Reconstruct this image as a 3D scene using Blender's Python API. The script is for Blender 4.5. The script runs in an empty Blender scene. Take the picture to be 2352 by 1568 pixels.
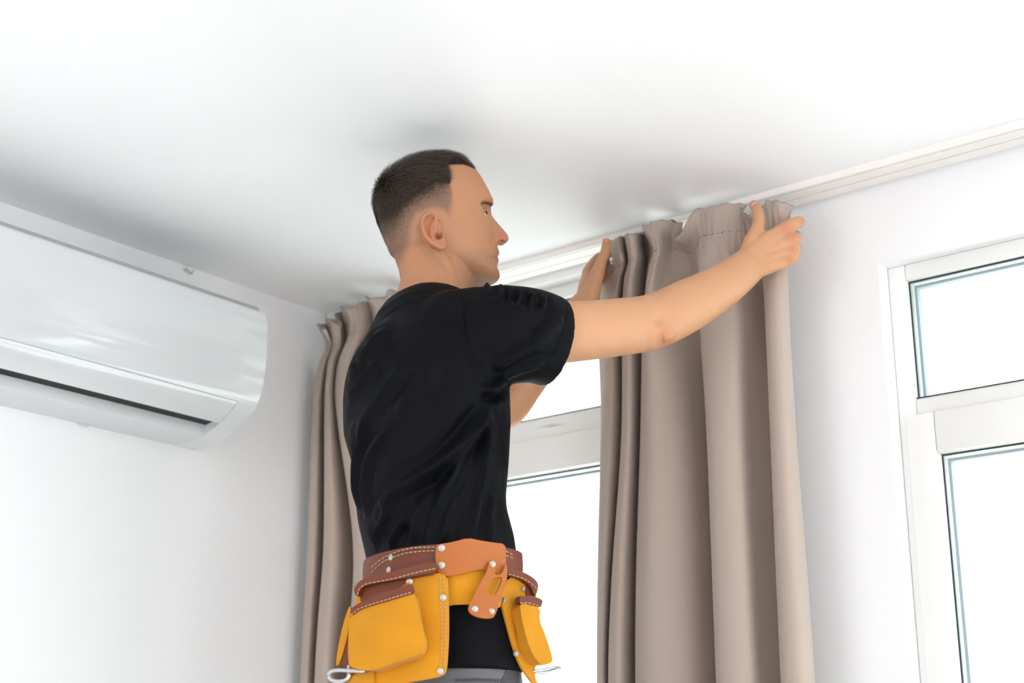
import bpy, bmesh, math, random
import numpy as np
from mathutils import Vector, Matrix
from mathutils.geometry import tessellate_polygon
from mathutils.bvhtree import BVHTree
random.seed(7); np.random.seed(7)
scene = bpy.context.scene
COL = scene.collection

# ------------------------------------------------------------------ camera, world, exposure
F_PX, CX, CY = 3430.0, 1176.0, 784.0            # focal length and centre for a 2352 x 1568 frame
YAW, PITCH = math.radians(38.62), math.radians(17.46)
CEIL, CAM = 2.55, np.array([2.3898, -2.3996, 1.45])
FW = np.array([-math.sin(YAW)*math.cos(PITCH), math.cos(YAW)*math.cos(PITCH), math.sin(PITCH)])
RT = np.array([math.cos(YAW), math.sin(YAW), 0.0])
UP = np.cross(RT, FW)
HF = np.array([-math.sin(YAW), math.cos(YAW), 0.0])
cam_d = bpy.data.cameras.new('camera'); cam = bpy.data.objects.new('camera', cam_d); COL.objects.link(cam)
cam.matrix_world = Matrix(((RT[0], UP[0], -FW[0], CAM[0]), (RT[1], UP[1], -FW[1], CAM[1]), (RT[2], UP[2], -FW[2], CAM[2]), (0, 0, 0, 1)))
cam_d.sensor_width = 36.0; cam_d.lens = 36.0*F_PX/2352.0
cam_d.clip_start = 0.05
cam_d.dof.use_dof = True; cam_d.dof.focus_distance = 2.42; cam_d.dof.aperture_fstop = 4.0
scene.camera = cam

world = bpy.data.worlds.new('overcast_sky'); scene.world = world; world.use_nodes = True
wn = world.node_tree.nodes; wn['Background'].inputs[0].default_value = (0.97, 0.985, 1.0, 1)
wn['Background'].inputs[1].default_value = 1.0
vs = scene.view_settings
vs.view_transform = 'Standard'; vs.look = 'None'; vs.gamma = 1.0; vs.use_curve_mapping = False
vs.exposure = 2.06
try:
    scene.cycles.max_bounces = 8; scene.cycles.diffuse_bounces = 5; scene.cycles.transparent_max_bounces = 12
    scene.cycles.caustics_reflective = False; scene.cycles.caustics_refractive = False
    scene.cycles.use_denoising = True
except Exception: pass

# ------------------------------------------------------------------ helpers
def ray(x, y): return FW + RT*((x-CX)/F_PX) - UP*((y-CY)/F_PX)
def PD(x, y, D):
    """the place seen at photo point x, y that stands D metres ahead of the camera, measured level"""
    d = ray(x, y); return CAM + d*(D/float(d @ HF))
def PY(x, y, Y):
    d = ray(x, y); return CAM + d*((Y-CAM[1])/d[1])
def project(V):
    v = np.asarray(V) - CAM; z = v @ FW
    return np.stack([CX + F_PX*(v @ RT)/z, CY - F_PX*(v @ UP)/z], -1)
def tag(o, label=None, cat=None, group=None, kind=None):
    if label: o['label'] = label
    if cat: o['category'] = cat
    if group: o['group'] = group
    if kind: o['kind'] = kind
    return o
def put(o, parent=None):
    COL.objects.link(o)
    if parent is not None:
        o.parent = parent
        w = [0.0, 0.0, 0.0]; p = parent
        while p is not None:
            w = [w[i]+p.location[i] for i in range(3)]; p = p.parent
        o.location = (-w[0], -w[1], -w[2])
    return o
def empty(name, loc, parent=None):
    o = bpy.data.objects.new(name, None); COL.objects.link(o); o.location = loc; o.empty_display_size = 0.1
    return o
def mesh(name, V, Fc, mat, parent=None, smooth=True, sharp=None):
    me = bpy.data.meshes.new(name)
    me.from_pydata([tuple(map(float, v)) for v in V], [], [tuple(map(int, f)) for f in Fc])
    return mesh_done(name, me, mat, parent, smooth, sharp)
def mesh_done(name, me, mat, parent=None, smooth=True, sharp=None):
    me.update()
    me.polygons.foreach_set('use_smooth', [bool(smooth)]*len(me.polygons))
    if sharp is not None and smooth: me.set_sharp_from_angle(angle=math.radians(sharp))
    if mat is not None: me.materials.append(mat)
    return put(bpy.data.objects.new(name, me), parent)
def bm_obj(name, bm, mat, parent=None, smooth=True, sharp=35):
    bmesh.ops.recalc_face_normals(bm, faces=bm.faces)
    me = bpy.data.meshes.new(name); bm.to_mesh(me); bm.free()
    return mesh_done(name, me, mat, parent, smooth, sharp)
def boxes(name, lst, mat, parent=None, bev=0.0, seg=2):
    bm = bmesh.new()
    for (x0, x1, y0, y1, z0, z1) in lst:
        vs_ = [bm.verts.new((x, y, z)) for x in (x0, x1) for y in (y0, y1) for z in (z0, z1)]
        for f in ((0,1,3,2),(4,6,7,5),(0,4,5,1),(2,3,7,6),(0,2,6,4),(1,5,7,3)): bm.faces.new([vs_[i] for i in f])
    if bev: bmesh.ops.bevel(bm, geom=list(bm.edges), offset=bev, segments=seg, affect='EDGES', profile=0.5)
    return bm_obj(name, bm, mat, parent, smooth=bool(bev), sharp=40)
def prism(name, prof, lo, hi, axis, mat, parent=None, smooth=True, sharp=30, bev=0.0):
    """closed profile extruded along an axis: axis 0 -> prof is (y, z), axis 1 -> (x, z)"""
    bm = bmesh.new()
    def pt(p, a): return (a, p[0], p[1]) if axis == 0 else (p[0], a, p[1])
    A = [bm.verts.new(pt(p, lo)) for p in prof]; B = [bm.verts.new(pt(p, hi)) for p in prof]
    n = len(prof)
    for i in range(n): bm.faces.new((A[i], A[(i+1) % n], B[(i+1) % n], B[i]))
    ca = bm.faces.new(A); cb = bm.faces.new(B[::-1])
    if bev:
        eds = [e for f in (ca, cb) for e in f.edges]
        bmesh.ops.bevel(bm, geom=eds, offset=bev, segments=3, affect='EDGES', profile=0.5)
    return bm_obj(name, bm, mat, parent, smooth, sharp)
def spline(P, n, closed=False):
    """Catmull-Rom through P, n samples"""
    P = np.asarray(P, float); m = len(P)
    t = np.linspace(0, m if closed else m-1, n, endpoint=not closed)
    out = []
    for s in t:
        i = int(min(math.floor(s), m-1 if closed else m-2)); u = s-i
        g = (lambda k: P[k % m]) if closed else (lambda k: P[min(max(k, 0), m-1)])
        p0, p1, p2, p3 = g(i-1), g(i), g(i+1), g(i+2)
        out.append(0.5*((2*p1)+(p2-p0)*u+(2*p0-5*p1+4*p2-p3)*u*u+(3*p1-p0-3*p2+p3)*u**3))
    return np.array(out)
def tube(pts, rad, n=16, ref=(0, 0, 1), cap=3, sub=4):
    """closed swept tube; rad entries are r or (r_across, r_along_ref)"""
    P = np.array(pts, float); R = np.array([(r, r) if np.isscalar(r) else r for r in rad], float)
    if sub > 1 and len(P) > 2:
        k = (len(P)-1)*sub+1; P2 = spline(P, k)
        R = np.stack([np.interp(np.linspace(0, len(P)-1, k), np.arange(len(P)), R[:, j]) for j in (0, 1)], 1); P = P2
    V, Fc = [], []
    T = np.gradient(P, axis=0); T /= np.linalg.norm(T, axis=1)[:, None]
    ref = np.array(ref, float)
    rings = []
    def ring(c, t, ra, rb):
        b = ref - t*(ref @ t); b /= np.linalg.norm(b); a = np.cross(t, b)
        i0 = len(V)
        for k in range(n):
            th = 2*math.pi*k/n; V.append(c + a*ra*math.cos(th) + b*rb*math.sin(th))
        rings.append(i0)
    for j in range(cap, 0, -1):
        ph = j/cap*math.pi/2*0.93; ring(P[0]-T[0]*R[0].mean()*math.sin(ph), T[0], R[0, 0]*math.cos(ph), R[0, 1]*math.cos(ph))
    for i in range(len(P)): ring(P[i], T[i], R[i, 0], R[i, 1])
    for j in range(1, cap+1):
        ph = j/cap*math.pi/2*0.93; ring(P[-1]+T[-1]*R[-1].mean()*math.sin(ph), T[-1], R[-1, 0]*math.cos(ph), R[-1, 1]*math.cos(ph))
    for a, b in zip(rings[:-1], rings[1:]):
        for k in range(n): Fc.append((a+k, a+(k+1) % n, b+(k+1) % n, b+k))
    Fc.append(tuple(rings[0]+k for k in range(n))[::-1]); Fc.append(tuple(rings[-1]+k for k in range(n)))
    return V, Fc
def loft(rings, cap=True):
    V, Fc = [], []; n = len(rings[0])
    for r in rings: V += [np.array(p) for p in r]
    for i in range(len(rings)-1):
        a, b = i*n, (i+1)*n
        for k in range(n): Fc.append((a+k, a+(k+1) % n, b+(k+1) % n, b+k))
    if cap: Fc.append(tuple(range(n))[::-1]); Fc.append(tuple((len(rings)-1)*n+k for k in range(n)))
    return V, Fc
def ellipsoid(c, ax, n=20):
    """ax: three half-axis vectors"""
    ax = [np.array(a, float) for a in ax]; rings = []
    for i in range(1, n):
        th = math.pi*i/n
        rings.append([np.array(c)+ax[2]*math.cos(th)+(ax[0]*math.cos(p)+ax[1]*math.sin(p))*math.sin(th) for p in np.linspace(0, 2*math.pi, n, endpoint=False)])
    return loft(rings)
def join(parts):
    V, Fc = [], []
    for v, f in parts:
        o = len(V); V += list(v); Fc += [tuple(i+o for i in q) for q in f]
    return V, Fc
def remesh(V, Fc, voxel):
    me = bpy.data.meshes.new('raw'); me.from_pydata([tuple(map(float, v)) for v in V], [], Fc)
    bm = bmesh.new(); bm.from_mesh(me); bmesh.ops.recalc_face_normals(bm, faces=bm.faces); bm.to_mesh(me); bm.free()
    o = bpy.data.objects.new('raw', me); COL.objects.link(o)
    m = o.modifiers.new('r', 'REMESH'); m.mode = 'VOXEL'; m.voxel_size = voxel; m.adaptivity = 0
    dg = bpy.context.evaluated_depsgraph_get(); out = bpy.data.meshes.new_from_object(o.evaluated_get(dg))
    bpy.data.objects.remove(o); bpy.data.meshes.remove(me)
    return out
def coords(me):
    a = np.empty(len(me.vertices)*3); me.vertices.foreach_get('co', a); return a.reshape(-1, 3)
def normals(me):
    a = np.empty(len(me.vertices)*3); me.vertices.foreach_get('normal', a); return a.reshape(-1, 3)
def set_coords(me, V): me.vertices.foreach_set('co', np.ascontiguousarray(V).ravel()); me.update()
def relax(me, it, w=None, lam=0.5):
    e = np.empty(len(me.edges)*2, int); me.edges.foreach_get('vertices', e); e = e.reshape(-1, 2)
    V = coords(me); n = len(V); deg = np.bincount(e.ravel(), minlength=n).astype(float); deg[deg == 0] = 1
    for _ in range(it):
        A = np.stack([np.bincount(e[:, 0], V[e[:, 1], k], n)+np.bincount(e[:, 1], V[e[:, 0], k], n) for k in range(3)], 1)/deg[:, None]
        d = (A-V)*lam
        if w is not None: d *= w[:, None]
        V = V+d
    set_coords(me, V)
def seg_dist(P, poly):
    """distance of points P (n,k) to a polyline, and the fraction along it"""
    best = np.full(len(P), 1e9); fr = np.zeros(len(P)); poly = np.asarray(poly, float)
    L = np.r_[0, np.cumsum(np.linalg.norm(np.diff(poly, axis=0), axis=1))]
    for i in range(len(poly)-1):
        a, b = poly[i], poly[i+1]; ab = b-a; t = np.clip(((P-a) @ ab)/max(ab @ ab, 1e-12), 0, 1)
        d = np.linalg.norm(P-(a+t[:, None]*ab), axis=1); m = d < best
        best[m] = d[m]; fr[m] = (L[i]+t[m]*(L[i+1]-L[i]))/L[-1]
    return best, fr
def in_poly(P, poly):
    x, y = P[:, 0], P[:, 1]; c = np.zeros(len(P), bool); j = len(poly)-1
    for i in range(len(poly)):
        xi, yi = poly[i]; xj, yj = poly[j]
        m = ((yi > y) != (yj > y)) & (x < (xj-xi)*(y-yi)/((yj-yi) or 1e-9)+xi); c ^= m; j = i
    return c
def sstep(a, b, x):
    t = np.clip((x-a)/(b-a), 0, 1); return t*t*(3-2*t)
def chaikin(P, it=1, closed=True):
    P = [np.array(p, float) for p in P]
    for _ in range(it):
        Q = []; m = len(P)
        for i in range(m if closed else m-1):
            a, b = P[i], P[(i+1) % m]; Q += [a*.75+b*.25, a*.25+b*.75]
        P = Q if closed else [P[0]]+Q+[P[-1]]
    return P
def leaf(name, pts, dfun, thick, mat, parent=None, smooth_it=1, hole=None, step=9.0, sharp=45):
    """a cut piece of leather or cloth: outline (photo units) laid over the surface dfun(x, y) = level distance, with real thickness"""
    outer = chaikin(pts, smooth_it) if smooth_it else [np.array(p, float) for p in pts]
    loops = [[Vector((p[0], p[1], 0)) for p in outer]]
    if hole: loops.append([Vector((p[0], p[1], 0)) for p in chaikin(hole, 2)])
    flat = [v for l in loops for v in l]
    bm = bmesh.new(); bv = [bm.verts.new(v) for v in flat]
    for t in tessellate_polygon(loops):
        try: bm.faces.new([bv[i] for i in t])
        except ValueError: pass
    xs = [v.x for v in flat]; ys = [v.y for v in flat]
    for ax, lo, hi in ((0, min(xs), max(xs)), (1, min(ys), max(ys))):
        g = lo+step/2
        while g < hi:
            co = Vector((g, 0, 0)) if ax == 0 else Vector((0, g, 0)); no = Vector((1, 0, 0)) if ax == 0 else Vector((0, 1, 0))
            bmesh.ops.bisect_plane(bm, geom=bm.verts[:]+bm.edges[:]+bm.faces[:], plane_co=co, plane_no=no, dist=1e-4); g += step
    for v in bm.verts:
        p = PD(v.co.x, v.co.y, dfun(v.co.x, v.co.y)); v.co = p
    bmesh.ops.recalc_face_normals(bm, faces=bm.faces)
    cn = Vector(tuple(CAM)); s = sum(f.normal.dot(cn-f.calc_center_median())*f.calc_area() for f in bm.faces)
    if s < 0: bmesh.ops.reverse_faces(bm, faces=bm.faces)
    bm.normal_update()
    back = {v: bm.verts.new(v.co-v.normal*thick) for v in list(bm.verts)}
    front = list(bm.faces)
    rim = [e for e in bm.edges if len(e.link_faces) == 1]
    for f in front: bm.faces.new([back[v] for v in f.verts][::-1])
    for e in rim: bm.faces.new((e.verts[0], e.verts[1], back[e.verts[1]], back[e.verts[0]]))
    return bm_obj(name, bm, mat, parent, True, sharp)
def rivet(x, y, D, r, mat, parent, nrm=None):
    r = r*.74; c = PD(x, y, D); n = np.array(nrm if nrm is not None else (CAM-c)); n = n/np.linalg.norm(n)
    a = np.cross(n, (0, 0, 1)); a /= np.linalg.norm(a); b = np.cross(n, a); rings = []
    for h, q in ((-.002, 1.0), (0.0005, 1.0), (0.0010, .85), (0.0014, .5), (0.0015, .12)):
        rings.append([c+n*h+(a*math.cos(t)+b*math.sin(t))*r*q for t in np.linspace(0, 2*math.pi, 18, endpoint=False)])
    V, Fc = loft(rings); return mesh('rivet', V, Fc, mat, parent, True, 50)
def stitches(name, lines, dfun, mat, parent, on=7.0, off=4.0, r=0.0009, lift=0.0010):
    for pl in lines:
        parts = []
        pl = spline(pl, max(12, len(pl)*8)); L = np.r_[0, np.cumsum(np.linalg.norm(np.diff(pl, axis=0), axis=1))]
        s = 0.0
        while s+on < L[-1]:
            q = []
            for k in (0, .5, 1):
                x = np.interp(s+on*k, L, pl[:, 0]); y = np.interp(s+on*k, L, pl[:, 1]); q.append(PD(x, y, dfun(x, y)-lift))
            parts.append(tube(q, (r*.7, r, r*.7), n=5, cap=1, sub=1)); s += on+off
        if not parts: continue
        V, Fc = join(parts); tag(mesh(name, V, Fc, mat, parent), kind='stuff')

# ------------------------------------------------------------------ materials
def srgb(r, g, b): return tuple(((c/255)/12.92 if c/255 <= .04045 else ((c/255+.055)/1.055)**2.4) for c in (r, g, b))
def mat(name, rgb, rough=0.5, var=0.06, vscale=8.0, bump=0.0, bscale=60.0, metal=0.0, spec=0.5, coat=0.0, sheen=0.0, sss=0.0, attr=None, aniso=None):
    m = bpy.data.materials.new(name); m.use_nodes = True; nt = m.node_tree; N = nt.nodes; L = nt.links; b = N['Principled BSDF']
    tc = N.new('ShaderNodeTexCoord')
    ns = N.new('ShaderNodeTexNoise'); ns.inputs['Scale'].default_value = vscale; ns.inputs['Detail'].default_value = 4
    L.new(tc.outputs['Object'], ns.inputs['Vector'])
    mx = N.new('ShaderNodeMix'); mx.data_type = 'RGBA'; mx.blend_type = 'MULTIPLY'; mx.inputs['Factor'].default_value = 1.0
    cr = N.new('ShaderNodeMapRange'); cr.inputs[3].default_value = 1-var; cr.inputs[4].default_value = 1+var
    L.new(ns.outputs[0], cr.inputs[0])
    if attr:
        at = N.new('ShaderNodeAttribute'); at.attribute_name = attr; L.new(at.outputs['Color'], mx.inputs[6])
    else: mx.inputs[6].default_value = (*rgb, 1)
    L.new(cr.outputs[0], mx.inputs[7]); L.new(mx.outputs[2], b.inputs['Base Color'])
    b.inputs['Roughness'].default_value = rough; b.inputs['Metallic'].default_value = metal
    b.inputs['Specular IOR Level'].default_value = spec; b.inputs['Coat Weight'].default_value = coat; b.inputs['Coat Roughness'].default_value = 0.05
    if sheen: b.inputs['Sheen Weight'].default_value = sheen; b.inputs['Sheen Roughness'].default_value = .5
    if sss:
        b.inputs['Subsurface Weight'].default_value = sss; b.inputs['Subsurface Radius'].default_value = (1.0, .35, .2); b.inputs['Subsurface Scale'].default_value = 0.006
    if bump:
        n2 = N.new('ShaderNodeTexNoise'); n2.inputs['Scale'].default_value = bscale; n2.inputs['Detail'].default_value = 5
        mp = N.new('ShaderNodeMapping'); L.new(tc.outputs['Object'], mp.inputs[0])
        if aniso: mp.inputs['Scale'].default_value = aniso
        L.new(mp.outputs[0], n2.inputs['Vector'])
        bp = N.new('ShaderNodeBump'); bp.inputs['Strength'].default_value = bump; bp.inputs['Distance'].default_value = 0.001
        L.new(n2.outputs[0], bp.inputs['Height']); L.new(bp.outputs[0], b.inputs['Normal'])
    return m
def glass_mat():
    m = bpy.data.materials.new('window_glass'); m.use_nodes = True; nt = m.node_tree; N = nt.nodes; L = nt.links
    for n in list(N): N.remove(n)
    out = N.new('ShaderNodeOutputMaterial'); tr = N.new('ShaderNodeBsdfTransparent'); tr.inputs[0].default_value = (.95, .98, .97, 1)
    gl = N.new('ShaderNodeBsdfGlossy'); gl.inputs['Roughness'].default_value = 0.02
    ns = N.new('ShaderNodeTexNoise'); ns.inputs['Scale'].default_value = 2.0
    lw = N.new('ShaderNodeLayerWeight'); lw.inputs[0].default_value = .5
    pw = N.new('ShaderNodeMath'); pw.operation = 'POWER'; pw.inputs[1].default_value = 5.0; L.new(lw.outputs['Facing'], pw.inputs[0])
    fr = N.new('ShaderNodeMath'); fr.operation = 'MULTIPLY_ADD'; fr.inputs[1].default_value = .8; fr.inputs[2].default_value = .035; L.new(pw.outputs[0], fr.inputs[0])
    mx = N.new('ShaderNodeMixShader'); L.new(fr.outputs[0], mx.inputs[0]); L.new(tr.outputs[0], mx.inputs[1]); L.new(gl.outputs[0], mx.inputs[2])
    L.new(mx.outputs[0], out.inputs[0]); return m
M = {}
M['wall'] = mat('white_wall_paint', srgb(243, 243, 244), .75, .01, 2.0, .15, 140)
M['ceiling'] = mat('white_ceiling_paint', srgb(246, 246, 247), .55, .01, 1.2, .05, 90)
M['floor'] = mat('pale_oak_floor', srgb(232, 229, 226), .4, .06, 3.0)
M['pvc'] = mat('white_pvc', srgb(238, 237, 234), .35, .01, 4.0)
M['track'] = mat('white_plastic_track', srgb(244, 239, 234), .4, .01, 4.0)
M['gasket'] = mat('dark_rubber_gasket', srgb(28, 52, 46), .6, .05)
M['spacer'] = mat('aluminium_spacer', srgb(176, 184, 192), .45, .05)
M['glass'] = glass_mat()
M['ac'] = mat('glossy_white_plastic', srgb(216, 218, 220), .1, .005, 3.0, coat=.6)
M['ac_m'] = mat('satin_white_plastic', srgb(212, 214, 216), .35, .005, 3.0)
M['ac_top'] = mat('shaded_white_plastic', srgb(168, 172, 174), .5, .01)
M['dark'] = mat('dark_cavity_plastic', srgb(30, 31, 33), .6, .05)
M['steel'] = mat('brushed_steel', srgb(205, 205, 205), .28, .03, 20, metal=1.0)
M['rivet'] = mat('nickel_rivet', srgb(186, 182, 174), .42, .12, 60, metal=.7)
M['curtain'] = mat('taupe_blackout_fabric', srgb(182, 165, 153), .8, .025, 5.0, .12, 900, sheen=.25, spec=.25)
M['lining'] = mat('white_curtain_tape', srgb(235, 232, 228), .7, .02)
M['thread_d'] = mat('dark_brown_thread', srgb(122, 107, 98), .8, .05)
M['shirt'] = mat('black_cotton_jersey', srgb(10, 11, 15), .6, .06, 30, .1, 1200, spec=.085)
M['trouser'] = mat('grey_work_canvas', srgb(98, 98, 102), .85, .08, 14, .2, 700, sheen=.15)
M['trouser_d'] = mat('dark_grey_canvas', srgb(66, 66, 70), .85, .08, 14, .2, 700)
M['yellow'] = mat('yellow_suede_leather', srgb(204, 137, 14), .75, .2, 13, .25, 300, sheen=.08, spec=.3)
M['orange'] = mat('tan_orange_leather', srgb(178, 100, 42), .5, .04, 8, .08, 200, spec=.4)
M['brown'] = mat('brown_leather', srgb(112, 54, 32), .55, .08, 12, .12, 260, spec=.4)
M['stitch'] = mat('cream_thread', srgb(196, 168, 130), .8, .05)
M['hair'] = mat('dark_brown_hair', srgb(58, 43, 35), .38, .45, 260, spec=.5)
M['eye'] = mat('eye_white', srgb(232, 226, 220), .15, .02, coat=.5)
M['iris'] = mat('brown_iris', srgb(52, 38, 28), .15, .1, 200, coat=.5)
M['nail'] = mat('finger_nail', srgb(200, 148, 128), .3, .04, 40, spec=.5)
M['skin'] = mat('skin', (0, 0, 0), .48, .07, 28, .12, 420, sss=.12, attr='tint', spec=.4)
M['shoe'] = mat('black_work_shoe', srgb(40, 38, 36), .6, .1)
M['ladder'] = mat('ladder_aluminium', srgb(190, 192, 195), .35, .03, metal=.9)

def scuffed(base, centre, sx, sz, rgb):
    m = base.copy(); m.name = 'white_pvc_scuffed'; nt = m.node_tree; N = nt.nodes; L = nt.links; b = N['Principled BSDF']
    ge = N.new('ShaderNodeNewGeometry'); mp = N.new('ShaderNodeMapping'); mp.vector_type = 'TEXTURE'
    mp.inputs['Location'].default_value = tuple(centre); mp.inputs['Scale'].default_value = (sx, .2, sz); mp.inputs['Rotation'].default_value = (0, .04, 0)
    L.new(ge.outputs['Position'], mp.inputs[0]); gr = N.new('ShaderNodeTexGradient'); gr.gradient_type = 'QUADRATIC_SPHERE'; L.new(mp.outputs[0], gr.inputs[0])
    mx = N.new('ShaderNodeMix'); mx.data_type = 'RGBA'; src = b.inputs['Base Color'].links[0].from_socket
    mu = N.new('ShaderNodeMath'); mu.operation = 'MULTIPLY'; mu.inputs[1].default_value = .8; L.new(gr.outputs[0], mu.inputs[0])
    L.new(mu.outputs[0], mx.inputs[0]); L.new(src, mx.inputs[6]); mx.inputs[7].default_value = (*rgb, 1); L.new(mx.outputs[2], b.inputs['Base Color']); return m
M['pvc_s'] = scuffed(M['pvc'], PY(1268, 977, .038), .06, .006, srgb(176, 140, 104))

# ------------------------------------------------------------------ room shell
W_Y, TRK = 0.0, -0.10
def window_unit(n, x0, x1, z0, z1, yf, mull, z_tr, sash_in, label):
    """x0..x1, z0..z1 the hole in the wall; mull: list of (x0,x1) panels; z_tr = (low, high) of the transom rail"""
    root = empty('window_%d' % n, ((x0+x1)/2, yf, z0)); tag(root, label, 'window', kind='structure')
    fr = .034; y0, y1 = yf-.012, yf+.06
    boxes('frame_jamb', [(x0, x0+fr, y0, y1, z0, z1)], M['pvc'], root, .003)
    boxes('frame_jamb', [(x1-fr, x1, y0, y1, z0, z1)], M['pvc'], root, .003)
    boxes('frame_head', [(x0+fr, x1-fr, y0, y1, z1-fr+.004, z1)], M['pvc'], root, .003)
    boxes('frame_sill', [(x0+fr, x1-fr, y0, y1, z0, z0+fr)], M['pvc'], root, .003)
    boxes('transom_rail', [(x0+fr, x1-fr, y0, y1, z_tr[0]+.074, z_tr[1])], M['pvc_s'] if n == 1 else M['pvc'], root, .003)
    def pane(a, b, c, d, yy):
        g = .0019
        boxes('gasket', [(a, a+g, yy-.0005, yy+.003, c, d), (b-g, b, yy-.0005, yy+.003, c, d), (a+g, b-g, yy-.013, yy-.0105, c-.0006, c+.0012), (a+g, b-g, yy-.0005, yy+.003, d-g*1.3, d)], M['gasket'], root)
        s, e = .0055, .0065
        boxes('spacer', [(a+e, a+e+s, yy+.008, yy+.022, c+e, d-e), (b-e-s, b-e, yy+.008, yy+.022, c+e, d-e), (a+e+s, b-e-s, yy+.008, yy+.022, c+e*.3, c+e*.3+s*.5), (a+e+s, b-e-s, yy+.008, yy+.022, d-e-s, d-e)], M['spacer'], root)
        boxes('pane', [(a+.001, b-.001, yy+.003, yy+.007, c+.001, d-.001)], M['glass'], root)
        boxes('pane', [(a+.001, b-.001, yy+.023, yy+.027, c+.001, d-.001)], M['glass'], root)
    pane(x0+fr, x1-fr, z_tr[1], z1-fr+.004, yf)
    s = sash_in
    ya = yf-.022
    for (a, b) in mull:
        boxes('sash', [(a, a+s, ya, yf+.05, z0+fr, z_tr[0]+.074), (b-s, b, ya, yf+.05, z0+fr, z_tr[0]+.074), (a+s, b-s, ya, yf+.05, z_tr[0], z_tr[0]+.074), (a+s, b-s, ya, yf+.05, z0+fr, z0+fr+.07)], M['pvc'], root, .004)
        pane(a+s, b-s, z0+fr+.07, z_tr[0], yf)
    return root
LWX0, LWX1, LWZ0, LWZ1 = 0.20, 1.00, 0.06, 2.532
RWX0, RWX1, RWZ0, RWZ1 = 1.322, 2.62, 0.85, 2.398
RX, BY = 4.3, -5.4
T = .28
def wall_back():
    o = []
    def b(x0, x1, z0, z1): o.append((x0, x1, W_Y, W_Y+T, z0, z1))
    b(-.2, LWX0, 0, CEIL+.2); b(LWX0, LWX1, LWZ1, CEIL+.2); b(LWX0, LWX1, 0, LWZ0)
    b(LWX1, RWX0, 0, CEIL+.2); b(RWX0, RWX1, RWZ1, CEIL+.2); b(RWX0, RWX1, 0, RWZ0); b(RWX1, RX+.2, 0, CEIL+.2)
    return o
tag(boxes('wall_back', wall_back(), M['wall']), 'white window wall behind the curtains', 'wall', kind='structure')
tag(boxes('wall_left', [(-.2, 0, BY, W_Y, 0, CEIL+.2)], M['wall']), 'white wall carrying the air conditioner', 'wall', kind='structure')
# right-hand windows: open daylight holes; the opening behind the camera is added for light
ZL, ZH = .45, 2.38
tag(boxes('wall_right', [(RX, RX+.2, BY, W_Y+T, 0, ZL), (RX, RX+.2, BY, W_Y+T, ZH, CEIL+.2)]+[(RX, RX+.2, a, b, ZL, ZH) for a, b in ((-.35, W_Y+T), (-2.25, -1.95), (-5.4, -3.9))], M['wall']), 'white wall with tall windows on the right side of the room', 'wall', kind='structure')
tag(boxes('wall_front', [(-.2, RX+.2, BY-.2, BY, 0, .3), (-.2, RX+.2, BY-.2, BY, ZH, CEIL+.2), (-.2, .05, BY-.2, BY, .3, ZH), (1.65, RX+.2, BY-.2, BY, .3, ZH)], M['wall']), 'white wall behind the camera with an opening added for light', 'wall', kind='structure')
tag(boxes('ceiling', [(0, RX, BY, W_Y, CEIL, CEIL+.2)], M['ceiling']), 'smooth white ceiling', 'ceiling', kind='structure')
tag(boxes('floor', [(-.2, RX, BY, W_Y+T, -.1, 0)], M['floor']), 'pale wooden floor', 'floor', kind='structure')
window_unit(1, LWX0, LWX1, LWZ0, LWZ1, .05, [(LWX0+.034, (LWX0+LWX1)/2+.25), ], (2.126, 2.246), .052, 'tall white window with a transom behind the man')
window_unit(2, RWX0, RWX1, RWZ0, RWZ1, .05, [(RWX0+.034-.018, (RWX0+RWX1)/2), ((RWX0+RWX1)/2, RWX1-.034+.018)], (2.042, 2.146), .052, 'white framed window with a transom at the right edge')

# ceiling curtain track: a plastic profile with two open slots underneath
tb, tz = CEIL-.0122, CEIL
prof = [(TRK, tz), (TRK, tb+.002), (TRK+.002, tb), (-.0915, tb), (-.0915, tb+.008), (-.0885, tb+.008), (-.0885, tb), (-.059, tb), (-.059, tb+.008), (-.056, tb+.008), (-.056, tb), (-.03, tb), (-.028, tb+.002), (-.028, tz)]
tr = prism('curtain_track', prof, 0.002, RX-.4, 0, M['track'], None, True, 30)
tag(tr, 'white slotted plastic curtain track screwed along the ceiling', 'curtain track')

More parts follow.
